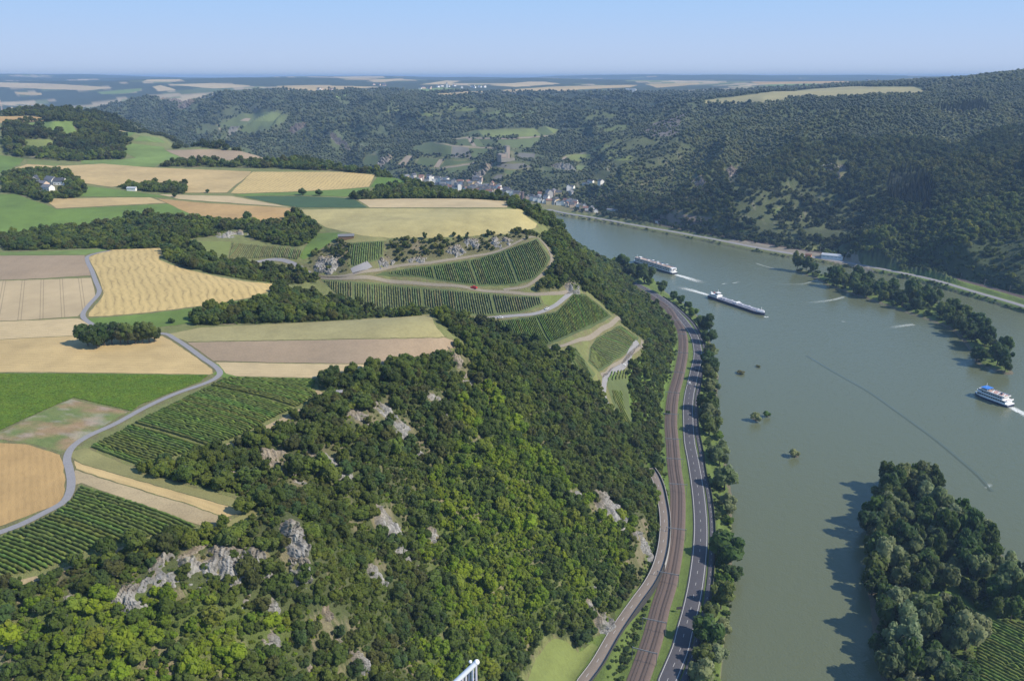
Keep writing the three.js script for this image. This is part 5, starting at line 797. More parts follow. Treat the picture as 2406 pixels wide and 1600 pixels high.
// ---------------------------------------------------------------- rock outcrops: broken slabs grown out of the slope
const rockMat = new THREE.MeshStandardMaterial({ color: 0xffffff, vertexColors: true, map: T.coarse, bumpMap: bumpGrain, bumpScale: .25, roughness: .95 });
const hsh = (a, b) => { const q = Math.sin(a * 127.1 + b * 311.7) * 43758.5453; return q - Math.floor(q); };
function rock(px, py, wide, tall, out, label, { gmax = 800, tone = [.345, .335, .315], top = [.27, .215, .14], seed = px * .37 + py, step = 0, rag = .75, group } = {}) {
  const p = at(px, py, 150, gmax), n = normalAt(p.x, p.g), z = pxOf(p.x, p.g, p.h)[2], k = z / F, A = wide * k, B = tall * k / Math.max(.35, Math.abs(n.z) * .6 + .35), across = new THREE.Vector3(n.z, 0, -n.x).normalize(), down = new THREE.Vector3().crossVectors(across, n).normalize(); if (down.y > 0) down.negate(); if (across.x < 0) across.negate();
  const s = step || Math.max(.42, A / 60), nu = Math.ceil(2 * A / s), nv = Math.ceil(2 * B / s), P = [], C = [], UV = [], I = [];
  const c0 = new THREE.Vector3(p.x, p.h, -p.g), v = new THREE.Vector3(), sa = seed % 7;
  for (let j = 0; j <= nv; j++) for (let i = 0; i <= nu; i++) {
    const a = (i / nu * 2 - 1), b = (j / nv * 2 - 1), X = a * A, Y = b * B; v.copy(c0).addScaledVector(across, X).addScaledVector(down, Y); const gx = v.x, gg = -v.z; v.y = heightAt(gx, gg);
    const rad = Math.hypot(a, b) + .45 * fbm(X / (A * .5) + sa, Y / (B * .4), seed), cover = 1 - sstep(.55, 1.0, rad);
    const wx = X + 1.2 * noise(X / 3, Y / 3, seed), wy = Y + 1.2 * noise(X / 3, Y / 3, seed + 5), u = wx * .86 + wy * .5, w = -wx * .5 + wy * .86;   // slabs lie along the dip
    const sl = Math.floor(u / 1.5), bk = Math.floor(w / 4.2 + hsh(sl, 1) * 3), blk = hsh(sl, bk + seed), big = hsh(Math.floor(u / 5), Math.floor(w / 9) + seed), inS = Math.min(1, Math.min(u / 1.5 - sl, 1 - u / 1.5 + sl) * 5), st = blk, ridge = fbm(X / 6, Y / 6, seed + 3), gapv = sstep(-.12, .16, fbm(X / 7, Y / 8, seed + 9) + rag - .70);
    const hgt = cover * gapv * out * (.18 + .62 * big + .42 * blk + .5 * ridge) * (.72 + .28 * inS) - .45; v.addScaledVector(n, hgt);
    P.push(v.x, v.y, v.z); UV.push(X / 7, Y / 7);
    const dry = sstep(.1, -.7, b + .5 * ridge), lich = .66 + .42 * st + .22 * big - .25 * (1 - inS) + .35 * noise(X / 1.7, Y / 1.7, seed), d = sstep(.15, .35, fbm(X / 3, Y / 4, seed + 21)); C.push(...[0, 1, 2].map((q) => lerp(lerp(tone[q], top[q], dry * .75), [.10, .12, .05][q], d * .5) * lich));
    if (i && j) { const o = j * (nu + 1) + i; I.push(o, o - 1, o - nu - 2, o, o - nu - 2, o - nu - 1); }
  }
  // flip so that the faces look outwards
  const ge = new THREE.BufferGeometry(); ge.setAttribute('position', new THREE.Float32BufferAttribute(P, 3)); ge.setAttribute('color', new THREE.Float32BufferAttribute(C, 3)); ge.setAttribute('uv', new THREE.Float32BufferAttribute(UV, 2)); ge.setIndex(I);
  const flat = ge.toNonIndexed(); flat.computeVertexNormals();
  return tag(mesh('rock_outcrop', flat, rockMat, scene), label, 'rock', group);
}

for (const q of ROCKS) rock(...q);
// ---------------------------------------------------------------- buildings
const wallW = std([.80, .79, .76], .9), wallY = std([.58, .47, .28], .9), wallG = std([.42, .41, .40], .9), wallP = std([.60, .46, .38], .9), slate = std([.075, .08, .095], .7), slateL = std([.16, .165, .18], .7), tileR = std([.48, .15, .08], .8), tileB = std([.22, .12, .09], .8), metalL = std([.52, .54, .56], .45, { metalness: .3 }), paneM = std([.03, .035, .045], .2), stoneM = std([.33, .275, .235], .95), stoneG = std([.24, .23, .20], .95), wood = std([.16, .10, .06], .9);
const wedge = (w, d, h, r, over = 0) => { const s = new THREE.Shape(); s.moveTo(-w / 2 - over, h); s.lineTo(0, h + r); s.lineTo(w / 2 + over, h); s.lineTo(w / 2 + over, h - .25); s.lineTo(0, h + r - .28); s.lineTo(-w / 2 - over, h - .25); const g = new THREE.ExtrudeGeometry(s, { depth: d + 2 * over, bevelEnabled: false }); g.translate(0, .3, -d / 2 - over); return g; };
const pent = (w, d, h, r) => { const s = new THREE.Shape(); s.moveTo(-w / 2, -2.5); s.lineTo(w / 2, -2.5); s.lineTo(w / 2, h); s.lineTo(0, h + r); s.lineTo(-w / 2, h); const g = new THREE.ExtrudeGeometry(s, { depth: d, bevelEnabled: false }); g.translate(0, 0, -d / 2); return g; };
const bx = (w, h, d, x = 0, y = 0, z = 0) => { const g = new THREE.BoxGeometry(w, h, d); g.translate(x, y + h / 2, z); return g; };
// w across the gable, d along the ridge
function house(p, w, d, h, r, turn, wall, roof, label, { name = 'house', cat = 'house', group, wins = 0, chimney = false } = {}) {
  const t = thing(name, label, cat, group, [p.x, p.h, -p.g], turn);
  mesh('wall', pent(w, d, h, r), wall, t); const rf = mesh('roof', wedge(w, d, h, r, .45), roof, t); if (chimney) mesh('chimney', bx(.8, 2.2, .8, w * .15, h + r * .55, d * .2), wall, rf);
  if (wins) for (let s = -1; s <= 1; s += 2) for (let f = 0; f < Math.max(1, Math.floor(h / 3)); f++) for (let k = 0; k < wins; k++) mesh('window', bx(.06, 1.3, 1.0, s * (w / 2 + .02), .9 + f * 2.9, (k + .5) / wins * d - d / 2), paneM, t);
  return t;
}
const gnd = (px, py, gmin = 150, gmax = 5000) => at(px, py, gmin, gmax);
// the riverside town
{
  const r = rng(9), spots = [[955, 420], [972, 420], [990, 422], [1008, 419], [1028, 424], [1048, 427], [1066, 432], [1082, 434], [1098, 438], [1106, 440], [1030, 438], [1046, 446], [1070, 450], [1098, 455], [1110, 453], [1124, 453], [1142, 444], [1156, 441], [1172, 446], [1190, 450], [1215, 460], [1128, 428], [1122, 424], [1284, 470], [1306, 474], [1330, 478], [1338, 480], [968, 425], [985, 428], [1002, 430], [1012, 424], [1022, 432], [1036, 428], [1044, 434], [1056, 432], [1040, 440], [1050, 444], [1062, 446], [1075, 441], [1086, 440], [1080, 448], [1094, 450], [1104, 448], [1112, 446], [1120, 442], [1118, 432], [1126, 436], [1130, 446], [1140, 449], [1148, 452], [1152, 446], [1160, 450], [1166, 446], [1184, 455], [1195, 457], [1204, 459], [1150, 456], [1135, 455], [1240, 471], [1250, 470], [1260, 471], [1268, 474], [1278, 475], [1290, 478], [1300, 479], [1312, 481], [1322, 482], [1332, 484], [1344, 486], [1352, 484], [1360, 488], [1374, 487], [1300, 456], [1312, 457], [1335, 446], [1344, 445], [1342, 458], [1350, 482], [1366, 492], [1376, 494], [1390, 498], [1400, 500], [1268, 464]];
  spots.forEach(([a, b], k) => { const f = a > 1230 ? .8 : 1, w = (8.5 + 5 * r()) * f, d = (11 + 8 * r()) * f, h = (6.5 + 5.5 * r()) * f, wl = [wallW, wallW, wallW, wallG, wallY, wallP][Math.floor(r() * 6)], rf = [slate, slate, slate, slateL, tileB][Math.floor(r() * 5)]; house(gnd(a, b, 1500, 2600), w, d, h, 3 + 2 * r(), -.35 + (r() - .5) * .7 + (r() < .35 ? 1.57 : 0), wl, rf, `${wl === wallW ? 'white walled' : wl === wallG ? 'grey walled' : 'ochre walled'} gabled town house at the far bend of the river`, { group: `${wl === wallW ? 'white' : wl === wallG ? 'grey' : 'ochre'} houses of the riverside town`, chimney: k % 4 === 0 }); });
  house(gnd(1175, 452, 1500, 2600), 13, 13, 8, 6, .5, wallW, tileR, 'white town house with a bright orange red roof', { wins: 4 });
  house(gnd(1011, 428, 1500, 2600), 8, 8, 17, 2, .3, wallW, slate, 'tall narrow white town house at the left end of the town', { wins: 2 });
  house(gnd(1079, 449, 1500, 2600), 9, 13, 17, 1.5, .2, wallW, slateL, 'tall white block in the middle of the town', { wins: 3 });
  house(gnd(1290, 466, 1500, 2600), 13, 16, 15, 6, .35, wallG, slateL, 'massive grey building rising above the town by the river', { wins: 5 });
  house(gnd(1412, 434, 1500, 2600), 10, 13, 9, 4, .4, wallW, slate, 'white villa on the slope, right of its neighbour', { wins: 4 }); house(gnd(1388, 432, 1500, 2600), 8, 15, 7, 3, .9, wallW, slate, 'long white villa on the slope left of the other villa', { wins: 4 }); house(gnd(1377, 434, 1500, 2600), 7, 16, 4, 2, 1.3, wallW, slate, 'low white wing beside the long villa');
  const tw = thing('town_tower', 'dark round stone tower at the river end of the town', 'tower', null, (() => { const p = gnd(1227, 470, 1500, 2600); return [p.x, p.h, -p.g]; })()); const c = new THREE.CylinderGeometry(4.5, 5, 19, 18); c.translate(0, 8, 0); mesh('wall', c, std([.16, .12, .11], .95), tw); const cr = new THREE.CylinderGeometry(5.1, 5.1, 1.6, 18); cr.translate(0, 18, 0); mesh('parapet', cr, std([.17, .13, .12], .95), tw);
  const pb = gnd(1192, 374, 1500, 2600), ca = thing('castle', 'ruined hill castle with a tall square keep above the town', 'castle', null, [pb.x, pb.h, -pb.g], .5);
  mesh('keep', bx(10, 37, 10, 0, -4, 0), stoneM, ca); const top = mesh('parapet', bx(10.8, 2, 10.8, 0, 32, 0), stoneG, ca); for (let k = 0; k < 4; k++) for (const s of [-1, 1]) mesh('merlon', bx(1.6, 1.4, .9, -4.5 + k * 3, 34, s * 4.9), stoneG, top);
  mesh('palace', pent(15, 22, 17, 3), stoneM, ca).position.set(-17, -4, 2); mesh('palace', bx(8, 22, 9, -7.5, -4, 5), stoneG, ca); mesh('curtain_wall', bx(40, 9, 1.6, -6, -5, 15), stoneG, ca); mesh('curtain_wall', bx(1.6, 8, 26, 14, -5, 2), stoneG, ca); for (let k = 0; k < 5; k++) mesh('window', bx(1.0, 2, .1, -22 + k * 2.6, 5, 13.04), paneM, ca);
}
// far plateau villages, a pixel or two each
{
  const r = rng(19);
  for (const [a, b, n, sx, z] of [[775, 212, 7, 30, 5200], [990, 208, 8, 26, 4700], [1050, 204, 6, 24, 4900], [1110, 206, 7, 30, 4900], [890, 201, 6, 24, 6500], [2060, 192, 7, 30, 4200], [2110, 197, 7, 30, 3300], [2190, 186, 8, 40, 3800]]) for (let k = 0; k < n; k++) { const p = gnd(a + (r() - .5) * 2 * sx, b + (r() - .5) * 3, 2600, 9000), s = p.g / 4500; house(p, (9 + 5 * r()) * Math.max(1, s), (12 + 8 * r()) * Math.max(1, s), (5 + 3 * r()) * Math.max(1, s), 4 * s, r() * 3, r() < .75 ? wallW : wallP, r() < .7 ? slate : tileB, 'small house of a far plateau village', { name: 'village_house', group: 'houses of the far plateau villages' }); }
  const p = gnd(1050, 206, 2600, 9000), ch = thing('village_church', 'white church tower of the far village on the skyline', 'church', null, [p.x, p.h, -p.g]); mesh('tower', bx(9, 26, 9), wallW, ch); const sp = new THREE.ConeGeometry(7, 12, 4); sp.rotateY(.785); sp.translate(0, 32, 0); mesh('spire', sp, slate, ch);
  const e = gnd(1481, 215, 2600, 6000); house(e, 30, 62, 12, 2, 1.35, wallW, metalL, 'white flat hall on the wooded plateau edge', { name: 'plateau_hall', cat: 'hall' });
}
// the farm
{
  const q = (a, b) => gnd(a, b, 700, 1300);
  house(q(120, 431), 9, 19, 4.5, 4.5, .95, wallW, slateL, 'long grey roofed barn of the farm', { name: 'farm_barn', cat: 'barn', wins: 4 }); house(q(98, 437), 8, 17, 3.6, 3, 1.15, wallP, slateL, 'low farm shed with pinkish wall at the left of the yard', { name: 'farm_shed', cat: 'shed' }); house(q(141, 434), 8, 14, 4.5, 4, 1.5, wallW, slate, 'dark roofed farm house right of the barn', { wins: 3, chimney: true }); house(q(112, 447), 8, 13, 4, 3, 1.2, wallW, slateL, 'white fronted farm house near the field', { wins: 3 }); house(q(84, 429), 9, 12, 4.5, 4.5, .3, wallG, slate, 'grey farm house hidden among trees'); house(q(310, 448), 6, 11, 3, 1.6, 1.5, wallW, metalL, 'small white shed between two hedges', { name: 'field_shed', cat: 'shed' });
}
house(gnd(813, 561, 400, 800), 6.5, 14, 2.8, 1.5, 1.75, wood, slateL, 'dark shed with a long grey roof beside the headland field', { name: 'field_shed', cat: 'shed' });
{ const p = gnd(787, 932, 200, 640), t = thing('shelter', 'open shelter with a flat dark roof at the vineyard corner', 'shelter', null, [p.x, p.h, -p.g], .12); mesh('roof', bx(7.6, .18, 3.6, 0, 2.7, 0), std([.30, .29, .30], .7), t); for (const [x, z] of [[-3.5, -1.5], [3.5, -1.5], [-3.5, 1.5], [3.5, 1.5]]) mesh('post', bx(.16, 2.7, .16, x, 0, z), wood, t); mesh('back_wall', bx(7.2, 2.4, .1, 0, .1, -1.55), wood, t); mesh('table', bx(2.2, .75, 1, -.8, 0, .4), wallW, t); }
{ // the long white hall across the river
  const a = plane0(1934, 607, 5), b = plane0(1984, 612, 5), L = Math.hypot(b.x - a.x, b.g - a.g), t = thing('riverside_hall', 'long white hall on the far bank next to the road', 'hall', null, [(a.x + b.x) / 2, 5.1, -(a.g + b.g) / 2 - 4], Math.atan2(b.x - a.x, -(b.g - a.g)));
  const hw = 15; mesh('wall', pent(hw, L, 6.5, 2), std([.80, .80, .78], .8), t); mesh('roof', wedge(hw, L, 6.5, 2, .5), metalL, t); for (let k = 0; k < 5; k++) mesh('panel', bx(.06, 1.6, L / 7, -hw / 2 - .04, 3.6, (k - 2) * L / 5.4), std([.35, .45, .50], .4), t); mesh('door', bx(4.5, 4.5, .1, 0, 0, L / 2 + .06), std([.45, .47, .5], .6), t);
}
for (const [a, b, w, d, l] of [[1545, 523, 8, 10, 'small pale house by the far bank railway'], [1440, 497, 9, 26, 'long low station shed at the end of the town'], [1395, 497, 8, 14, 'grey waterside house at the end of the town'], [1900, 604, 5, 9, 'tiny orange site hut left of the long white hall']]) house(gnd(a, b, 900, 2600), w, d, 4, 2, 1.0, l.includes('orange') ? std([.5, .22, .08], .8) : wallW, l.includes('shed') ? slateL : tileB, l);
// radio mast at the left edge, masts along the railways
const lattice = (h, w0, w1, n, th) => { const g = [], bar = (a, b, r) => { const A = new THREE.Vector3(...a), B = new THREE.Vector3(...b), c = new THREE.CylinderGeometry(r, r, A.distanceTo(B), 5); c.applyQuaternion(new THREE.Quaternion().setFromUnitVectors(new THREE.Vector3(0, 1, 0), B.clone().sub(A).normalize())); c.translate((A.x + B.x) / 2, (A.y + B.y) / 2, (A.z + B.z) / 2); g.push(c); }; for (let k = 0; k < n; k++) { const y0 = h * k / n, y1 = h * (k + 1) / n, a = lerp(w0, w1, k / n) / 2, b = lerp(w0, w1, (k + 1) / n) / 2, s = [[-1, -1], [1, -1], [1, 1], [-1, 1]]; s.forEach(([x, z], i) => { const [x2, z2] = s[(i + 1) % 4]; bar([x * a, y0, z * a], [x * b, y1, z * b], th); bar([x * a, y0, z * a], [x2 * b, y1, z2 * b], th * .6); bar([x * b, y1, z * b], [x2 * b, y1, z2 * b], th * .6); }); } return mergeGeometries(g); };
{ const p = gnd(3, 259, 900, 2600), t = thing('radio_mast', 'thin red and white lattice mast at the left edge on the wooded hill', 'mast', null, [p.x, p.h, -p.g]); mesh('lattice', lattice(26, 2.4, .9, 8, .11), std([.55, .42, .40], .6), t); mesh('antenna', bx(.4, 12, .4, 0, 26, 0), std([.75, .72, .7], .6), t); }
function railMast(name, label, group, p, h, y, side, turn, span = 0) {
  const t = thing(name, label, 'mast', group, [p[0], y, -p[1]], turn);
  mesh('pole', bx(.28, h, .28, 0, -1, 0), galv, t); if (span) { mesh('pole', bx(.28, h, .28, span, -1, 0), galv, t); mesh('cross_beam', bx(span, .45, .3, span / 2, h - 1.9, 0), galv, t); for (const x of [.32, .68]) mesh('bracket', bx(.12, 1.2, .12, span * x, h - 3, 0), galv, t); } else { mesh('arm', bx(3.4, .14, .14, side * 1.7, h - 2.2, 0), galv, t); mesh('bracket', bx(2.6, .1, .1, side * 1.4, h - 3.3, 0), galv, t); }
  return t;
}
for (const [k, py] of [1560, 1480, 1372, 1262, 1160, 1100, 1050, 989, 940, 890, 845, 800, 765, 735].entries()) { let best = 0; railLine.forEach((q, i) => { if (Math.abs(pxOf(q[0], q[1], 8)[1] - py) < Math.abs(pxOf(...railLine[best], 8)[1] - py)) best = i; }); const q = railLine[best], n = railLine[best + 1] || railLine[best - 1], a = Math.atan2(n[0] - q[0], n[1] - q[1]), L = offset([q, n], -6.2)[0]; railMast('catenary_mast', 'steel catenary portal spanning the near railway', 'catenary portals of the near railway', L, 8.6, 8, 1, -a, 12.4); }
for (const px of [1500, 1560, 1782, 1928, 1990, 2035, 2090, 2132, 2160, 2188, 2254, 2310, 2370]) { let best = 0; farRail.forEach((q, i) => { if (Math.abs(pxOf(q[0], q[1], 8)[0] - px) < Math.abs(pxOf(...farRail[best], 8)[0] - px)) best = i; }); const q = offset(farRail.slice(best, best + 2).length > 1 ? farRail.slice(best, best + 2) : farRail.slice(best - 1, best + 1), -6)[0]; railMast('catenary_mast', 'thin catenary mast of the railway on the far bank', 'catenary masts on the far bank', q, 10, 7.5, 1, .4); }
// the white tubular frame of the aircraft that rises into the bottom edge, a few metres below the lens
{
  const d = 8, t = thing('tube_frame', 'white tubular frame with grey struts poking up at the bottom edge', 'frame');
  const V = (px, py, z) => { const dy = (py - PH / 2) / F, dx = (px - PW / 2) / F; return new THREE.Vector3(dx * z, EYE - (dy * CP + SP) * z, -z * (CP - dy * SP)); }, tubeM = std([.80, .82, .84], .4), grey = std([.42, .42, .47], .6), dark = std([.12, .12, .13], .7);
  const bar = (a, b, r, n, m) => { const c = new THREE.CylinderGeometry(r, r, a.distanceTo(b), 12); c.applyQuaternion(new THREE.Quaternion().setFromUnitVectors(new THREE.Vector3(0, 1, 0), b.clone().sub(a).normalize())); c.translate((a.x + b.x) / 2, (a.y + b.y) / 2, (a.z + b.z) / 2); mesh(n, c, m, t); };
  const tip = V(1120, 1556, d), low = V(1000, 1668, d); bar(low, tip, .026, 'top_tube', tubeM); bar(V(1118, 1560, d), V(1121, 1720, d + .1), .013, 'upright', grey); bar(V(1110, 1572, d + .05), V(1111, 1720, d + .15), .011, 'upright', tubeM);
  const cap = new THREE.SphereGeometry(.029, 14, 10); cap.translate(tip.x, tip.y, tip.z); mesh('end_cap', cap, tubeM, t);
  for (const [a, b] of [[1102, 1575], [1094, 1584], [1086, 1592]]) { bar(V(a, b, d + .06), V(a + 2, 1720, d + .1), .013, 'strut', grey); }
  for (const [a, b, e, f] of [[1094, 1590, 1118, 1578], [1088, 1606, 1119, 1594]]) bar(V(a, b, d + .08), V(e, f, d + .08), .010, 'brace', dark);
  const f = V(1105, 1555, d + .1), h = new THREE.SphereGeometry(.018, 10, 8); h.translate(f.x, f.y, f.z); mesh('fitting', h, tubeM, t);
}
{ const [x, g] = offset(mainRoad, -5.6)[mainRoad.reduce((m, q, i) => Math.abs(pxOf(q[0], q[1], 7)[1] - 1440) < Math.abs(pxOf(...mainRoad[m], 7)[1] - 1440) ? i : m, 0)], t = thing('road_sign', 'dark sign panel on two posts beside the riverside road', 'sign', null, [x, 6.6, -g], .2); mesh('panel', bx(3.4, 1.8, .08, 0, 2.4, 0), darkWall, t); for (const s of [-1.2, 1.2]) mesh('post', bx(.12, 4.2, .12, s, 0, -.12), galv, t); }
// ---------------------------------------------------------------- boats, wakes, cars
const hullShape = (L, B, bow, stern = .8) => { const s = new THREE.Shape(), h = B / 2; s.moveTo(-L / 2, -h * stern); s.lineTo(-L / 2 + L * .03, -h); s.lineTo(L / 2 - bow, -h); s.quadraticCurveTo(L / 2 - bow * .25, -h * .8, L / 2, 0); s.quadraticCurveTo(L / 2 - bow * .25, h * .8, L / 2 - bow, h); s.lineTo(-L / 2 + L * .03, h); s.lineTo(-L / 2, h * stern); s.closePath(); return s; };
const slab = (L, B, bow, y0, y1, stern) => { const g = new THREE.ExtrudeGeometry(hullShape(L, B, bow, stern), { depth: y1 - y0, bevelEnabled: false, curveSegments: 10 }); g.rotateX(-Math.PI / 2); g.translate(0, y0, 0); return g; };
const bwhite = std([.80, .80, .80], .5), navy = std([.020, .032, .075], .5), deckG = std([.36, .37, .42], .7), deckL = std([.52, .52, .58], .7), glassD = std([.03, .045, .07], .15), red = std([.45, .05, .04], .6), blueT = std([.04, .20, .62], .7), teak = std([.42, .33, .27], .8), pinkish = std([.55, .36, .34], .8);
function boat(name, label, bow, stern, y = 0) { const a = plane0(...bow), b = plane0(...stern), L = Math.hypot(a.x - b.x, a.g - b.g), t = thing(name, label, 'ship', null, [(a.x + b.x) / 2, y, -(a.g + b.g) / 2], Math.atan2(a.g - b.g, a.x - b.x)); return [t, L]; }
{ // tanker, bow towards the lower right
  const [t, L] = boat('tanker', 'long grey decked tanker barge with dark hull heading towards the camera', [1797, 741], [1669, 698]), B = 11.4;
  mesh('hull', slab(L, B, 9, -1.5, 3.4), navy, t); mesh('deck', slab(L - .6, B - .5, 8.6, 3.4, 3.55), deckL, t); mesh('bow_bulwark', slab(9, B * .72, 7.5, 3.4, 5), bwhite, t).position.x = L / 2 - 5.2; mesh('foredeck', slab(7, B * .6, 6, 4.2, 5.05), deckG, t).position.x = L / 2 - 5.6;
  mesh('cargo_trunk', bx(L * .72, 1.1, B * .62, L * .05, 3.5, 0), deckG, t); for (const s of [-1.1, 0, 1.1]) mesh('pipe', bx(L * .68, .35, .4, L * .05, 4.7, s), s ? deckL : bwhite, t); for (let k = 0; k < 9; k++) mesh('hatch', bx(2.2, .6, 2.6, -L * .26 + k * L * .078, 4.6, k % 2 ? 2 : -2), deckL, t);
  const acc = mesh('deckhouse', bx(15, 3.2, B - 1.6, -L / 2 + 11, 3.5, 0), bwhite, t); for (let k = 0; k < 6; k++) for (const s of [-1, 1]) mesh('window', bx(1.1, .8, .05, -L / 2 + 5.2 + k * 2.3, 4.9, s * (B - 1.55) / 2), glassD, acc);
  const wh = mesh('wheelhouse', bx(5, 3, 6, -L / 2 + 15, 6.7, 0), bwhite, t); mesh('window', bx(5.1, 1.2, 6.1, -L / 2 + 15, 7.8, 0), glassD, wh); mesh('wheelhouse_roof', bx(5.6, .25, 6.6, -L / 2 + 15, 9.7, 0), bwhite, wh);
  mesh('mast', bx(.3, 4, .3, -L / 2 + 15, 9.9, 0), bwhite, t); mesh('bow_mast', bx(.3, 5, .3, L / 2 - 6, 4.5, 0), bwhite, t); mesh('crane', bx(9, .5, .5, -L / 2 + 30, 6.6, 2), deckL, t); mesh('crane', bx(.6, 3, .6, -L / 2 + 26, 4.4, 2), bwhite, t); mesh('funnel', bx(2, 2.6, 1.4, -L / 2 + 5, 6.7, 3), bwhite, t); mesh('dinghy', bx(4, 1, 1.7, -L / 2 + 6, 6.8, -2.8), red, t); mesh('manifold', bx(3, 1.4, B * .6, L * .02, 4.6, 0), bwhite, t); mesh('flagpole', bx(.15, 3.5, .15, -L / 2 + .8, 3.4, 0), bwhite, t);
}
{ // river cruise ship, bow away to the upper left
  const [t, L] = boat('cruise_ship', 'long white river cruise ship heading away upstream behind the headland', [1490, 614], [1586, 644]), B = 11.4;
  mesh('hull', slab(L, B, 10, -1.2, 2.2, .9), navy, t); mesh('hull_side', slab(L - .4, B, 10, 2.2, 3.0, .9), bwhite, t); const sup = mesh('cabin_deck', slab(L * .90, B - .4, 6, 3.0, 8.2, 1), bwhite, t);
  for (let f = 0; f < 2; f++) for (const s of [-1, 1]) for (let k = 0; k < 22; k++) mesh('window', bx(L * .86 / 22 * .78, 1.5, .06, -L * .43 + (k + .5) * L * .84 / 22, 3.6 + f * 2.5, s * (B - .36) / 2), glassD, sup);
  mesh('sun_deck', slab(L * .92, B, 6, 8.2, 8.4, 1), teak, t); const w = mesh('wheelhouse', bx(4, 2.4, 4.5, L * .34, 8.4, 0), bwhite, t); mesh('window', bx(4.1, 1, 4.6, L * .34, 9.3, 0), glassD, w);
  for (let k = 0; k < 9; k++) mesh('sunshade', bx(3.4, .15, 3.4, -L * .34 + k * L * .055, 10.6, k % 2 ? 2.4 : -2.2), k % 3 ? bwhite : glassD, t); for (let k = 0; k < 12; k++) mesh('deck_chair', bx(1.8, .5, .7, -L * .1 + k * 2.6, 8.45, (k % 3 - 1) * 3), k % 2 ? pinkish : bwhite, t);
  for (const s of [-1, 1]) mesh('railing', bx(L * .88, .9, .06, -L * .02, 8.4, s * (B / 2 - .1)), deckL, t); mesh('stern_house', bx(6, 3, B - 2, -L / 2 + 5, 5.5, 0), bwhite, t); mesh('stern_window', bx(.1, 1.6, 6, -L / 2 + 1.9, 6.2, 0), glassD, t); mesh('mast', bx(.25, 4, .25, L * .42, 8.4, 0), bwhite, t); mesh('bow_mast', bx(.2, 3, .2, L * .47, 3, 0), bwhite, t);
}
{ // excursion boat at the right edge, bow to the upper left
  const [t, L] = boat('excursion_boat', 'blue and white excursion boat with a blue awning at the right edge', [2292, 925], [2376, 956]), B = 10.5;
  mesh('hull', slab(L, B, 12, -1.2, 1.8, .92), navy, t); mesh('main_deck_side', slab(L - .3, B, 11, 1.8, 2.7, .92), bwhite, t); const d1 = mesh('main_saloon', slab(L * .86, B - .8, 7, 2.7, 5.2, 1), bwhite, t); for (const s of [-1, 1]) for (let k = 0; k < 12; k++) mesh('window', bx(L * .8 / 12 * .8, 1.3, .06, -L * .40 + (k + .5) * L * .76 / 12, 3.4, s * (B - .76) / 2), glassD, d1);
  mesh('upper_deck', slab(L * .92, B, 8, 5.2, 5.45, 1), bwhite, t); const d2 = mesh('upper_saloon', slab(L * .62, B - 1.4, 3, 5.45, 7.9, 1), bwhite, t); d2.position.x = -L * .02; for (const s of [-1, 1]) for (let k = 0; k < 9; k++) mesh('window', bx(L * .58 / 9 * .8, 1.3, .06, -L * .29 + (k + .5) * L * .56 / 9, 6.1, s * (B - 1.36) / 2), glassD, d2);
  mesh('top_deck', slab(L * .72, B - .6, 4, 7.9, 8.1, 1), teak, t).position.x = -L * .02; for (const s of [-1, 1]) mesh('railing', bx(L * .68, .9, .06, -L * .03, 8.1, s * (B / 2 - .5)), bwhite, t); mesh('stern_rail', bx(.1, 1.0, B - 1, -L * .375, 8.0, 0), bwhite, t); mesh('stern_rail', bx(.1, 1.2, B - .4, -L * .455, 5.4, 0), bwhite, t); mesh('stern_wall', bx(.1, 1.1, B - .6, -L * .495, 1.9, 0), bwhite, t);
  mesh('awning', bx(L * .20, .25, B - 1.6, L * .20, 10.2, 0), blueT, t); for (const [x, z] of [[.11, -1], [.11, 1], [.29, -1], [.29, 1]]) mesh('awning_post', bx(.15, 2.1, .15, L * x, 8.1, z * (B / 2 - 1.2)), bwhite, t); const w = mesh('wheelhouse', bx(4, 2.3, 4.6, L * .33, 5.45, 0), bwhite, t); mesh('window', bx(4.1, 1, 4.7, L * .33, 6.3, 0), glassD, w);
  for (let k = 0; k < 16; k++) mesh('bench', bx(.7, .5, 3.4, -L * .30 + (k >> 1) * L * .05, 8.12, (k % 2 ? 1 : -1) * 2.3), k % 3 ? pinkish : bwhite, t); for (let k = 0; k < 4; k++) mesh('table', bx(1, .7, 1, -L * .43, 5.5, -3 + k * 2), pinkish, t); mesh('mast', bx(.25, 4, .25, L * .22, 10.3, 0), bwhite, t); mesh('funnel', bx(1.4, 1.8, 1.4, -L * .2, 8.1, 0), navy, t);
}
// wakes and eddies: patches of foam lying on the water
const foamT = (() => { const n = 256, d = new Uint8Array(n * n * 4); for (let j = 0; j < n; j++) for (let i = 0; i < n; i++) { const u = i / n, v = Math.abs(j / n * 2 - 1), e = (1 - sstep(.35, .95, v + .35 * (n16(i / 16, j / 16) - .5))) * sstep(0, .04, u) * (1 - sstep(.25, 1, u)), q = clamp(e * (.35 + 1.1 * n64(i / 4, j / 4) * n16(i / 8, j / 8) * 2)), o = (j * n + i) * 4; d[o] = d[o + 1] = d[o + 2] = Math.round(255 * q); d[o + 3] = 255; } const t = new THREE.DataTexture(d, n, n); t.magFilter = THREE.LinearFilter; t.needsUpdate = true; return t; })();
const foamM = new THREE.MeshStandardMaterial({ color: col(.72, .75, .72), alphaMap: foamT, transparent: true, roughness: .8 }), foamSoft = new THREE.MeshStandardMaterial({ color: col(.55, .60, .55), alphaMap: foamT, transparent: true, opacity: .55, roughness: .8 });
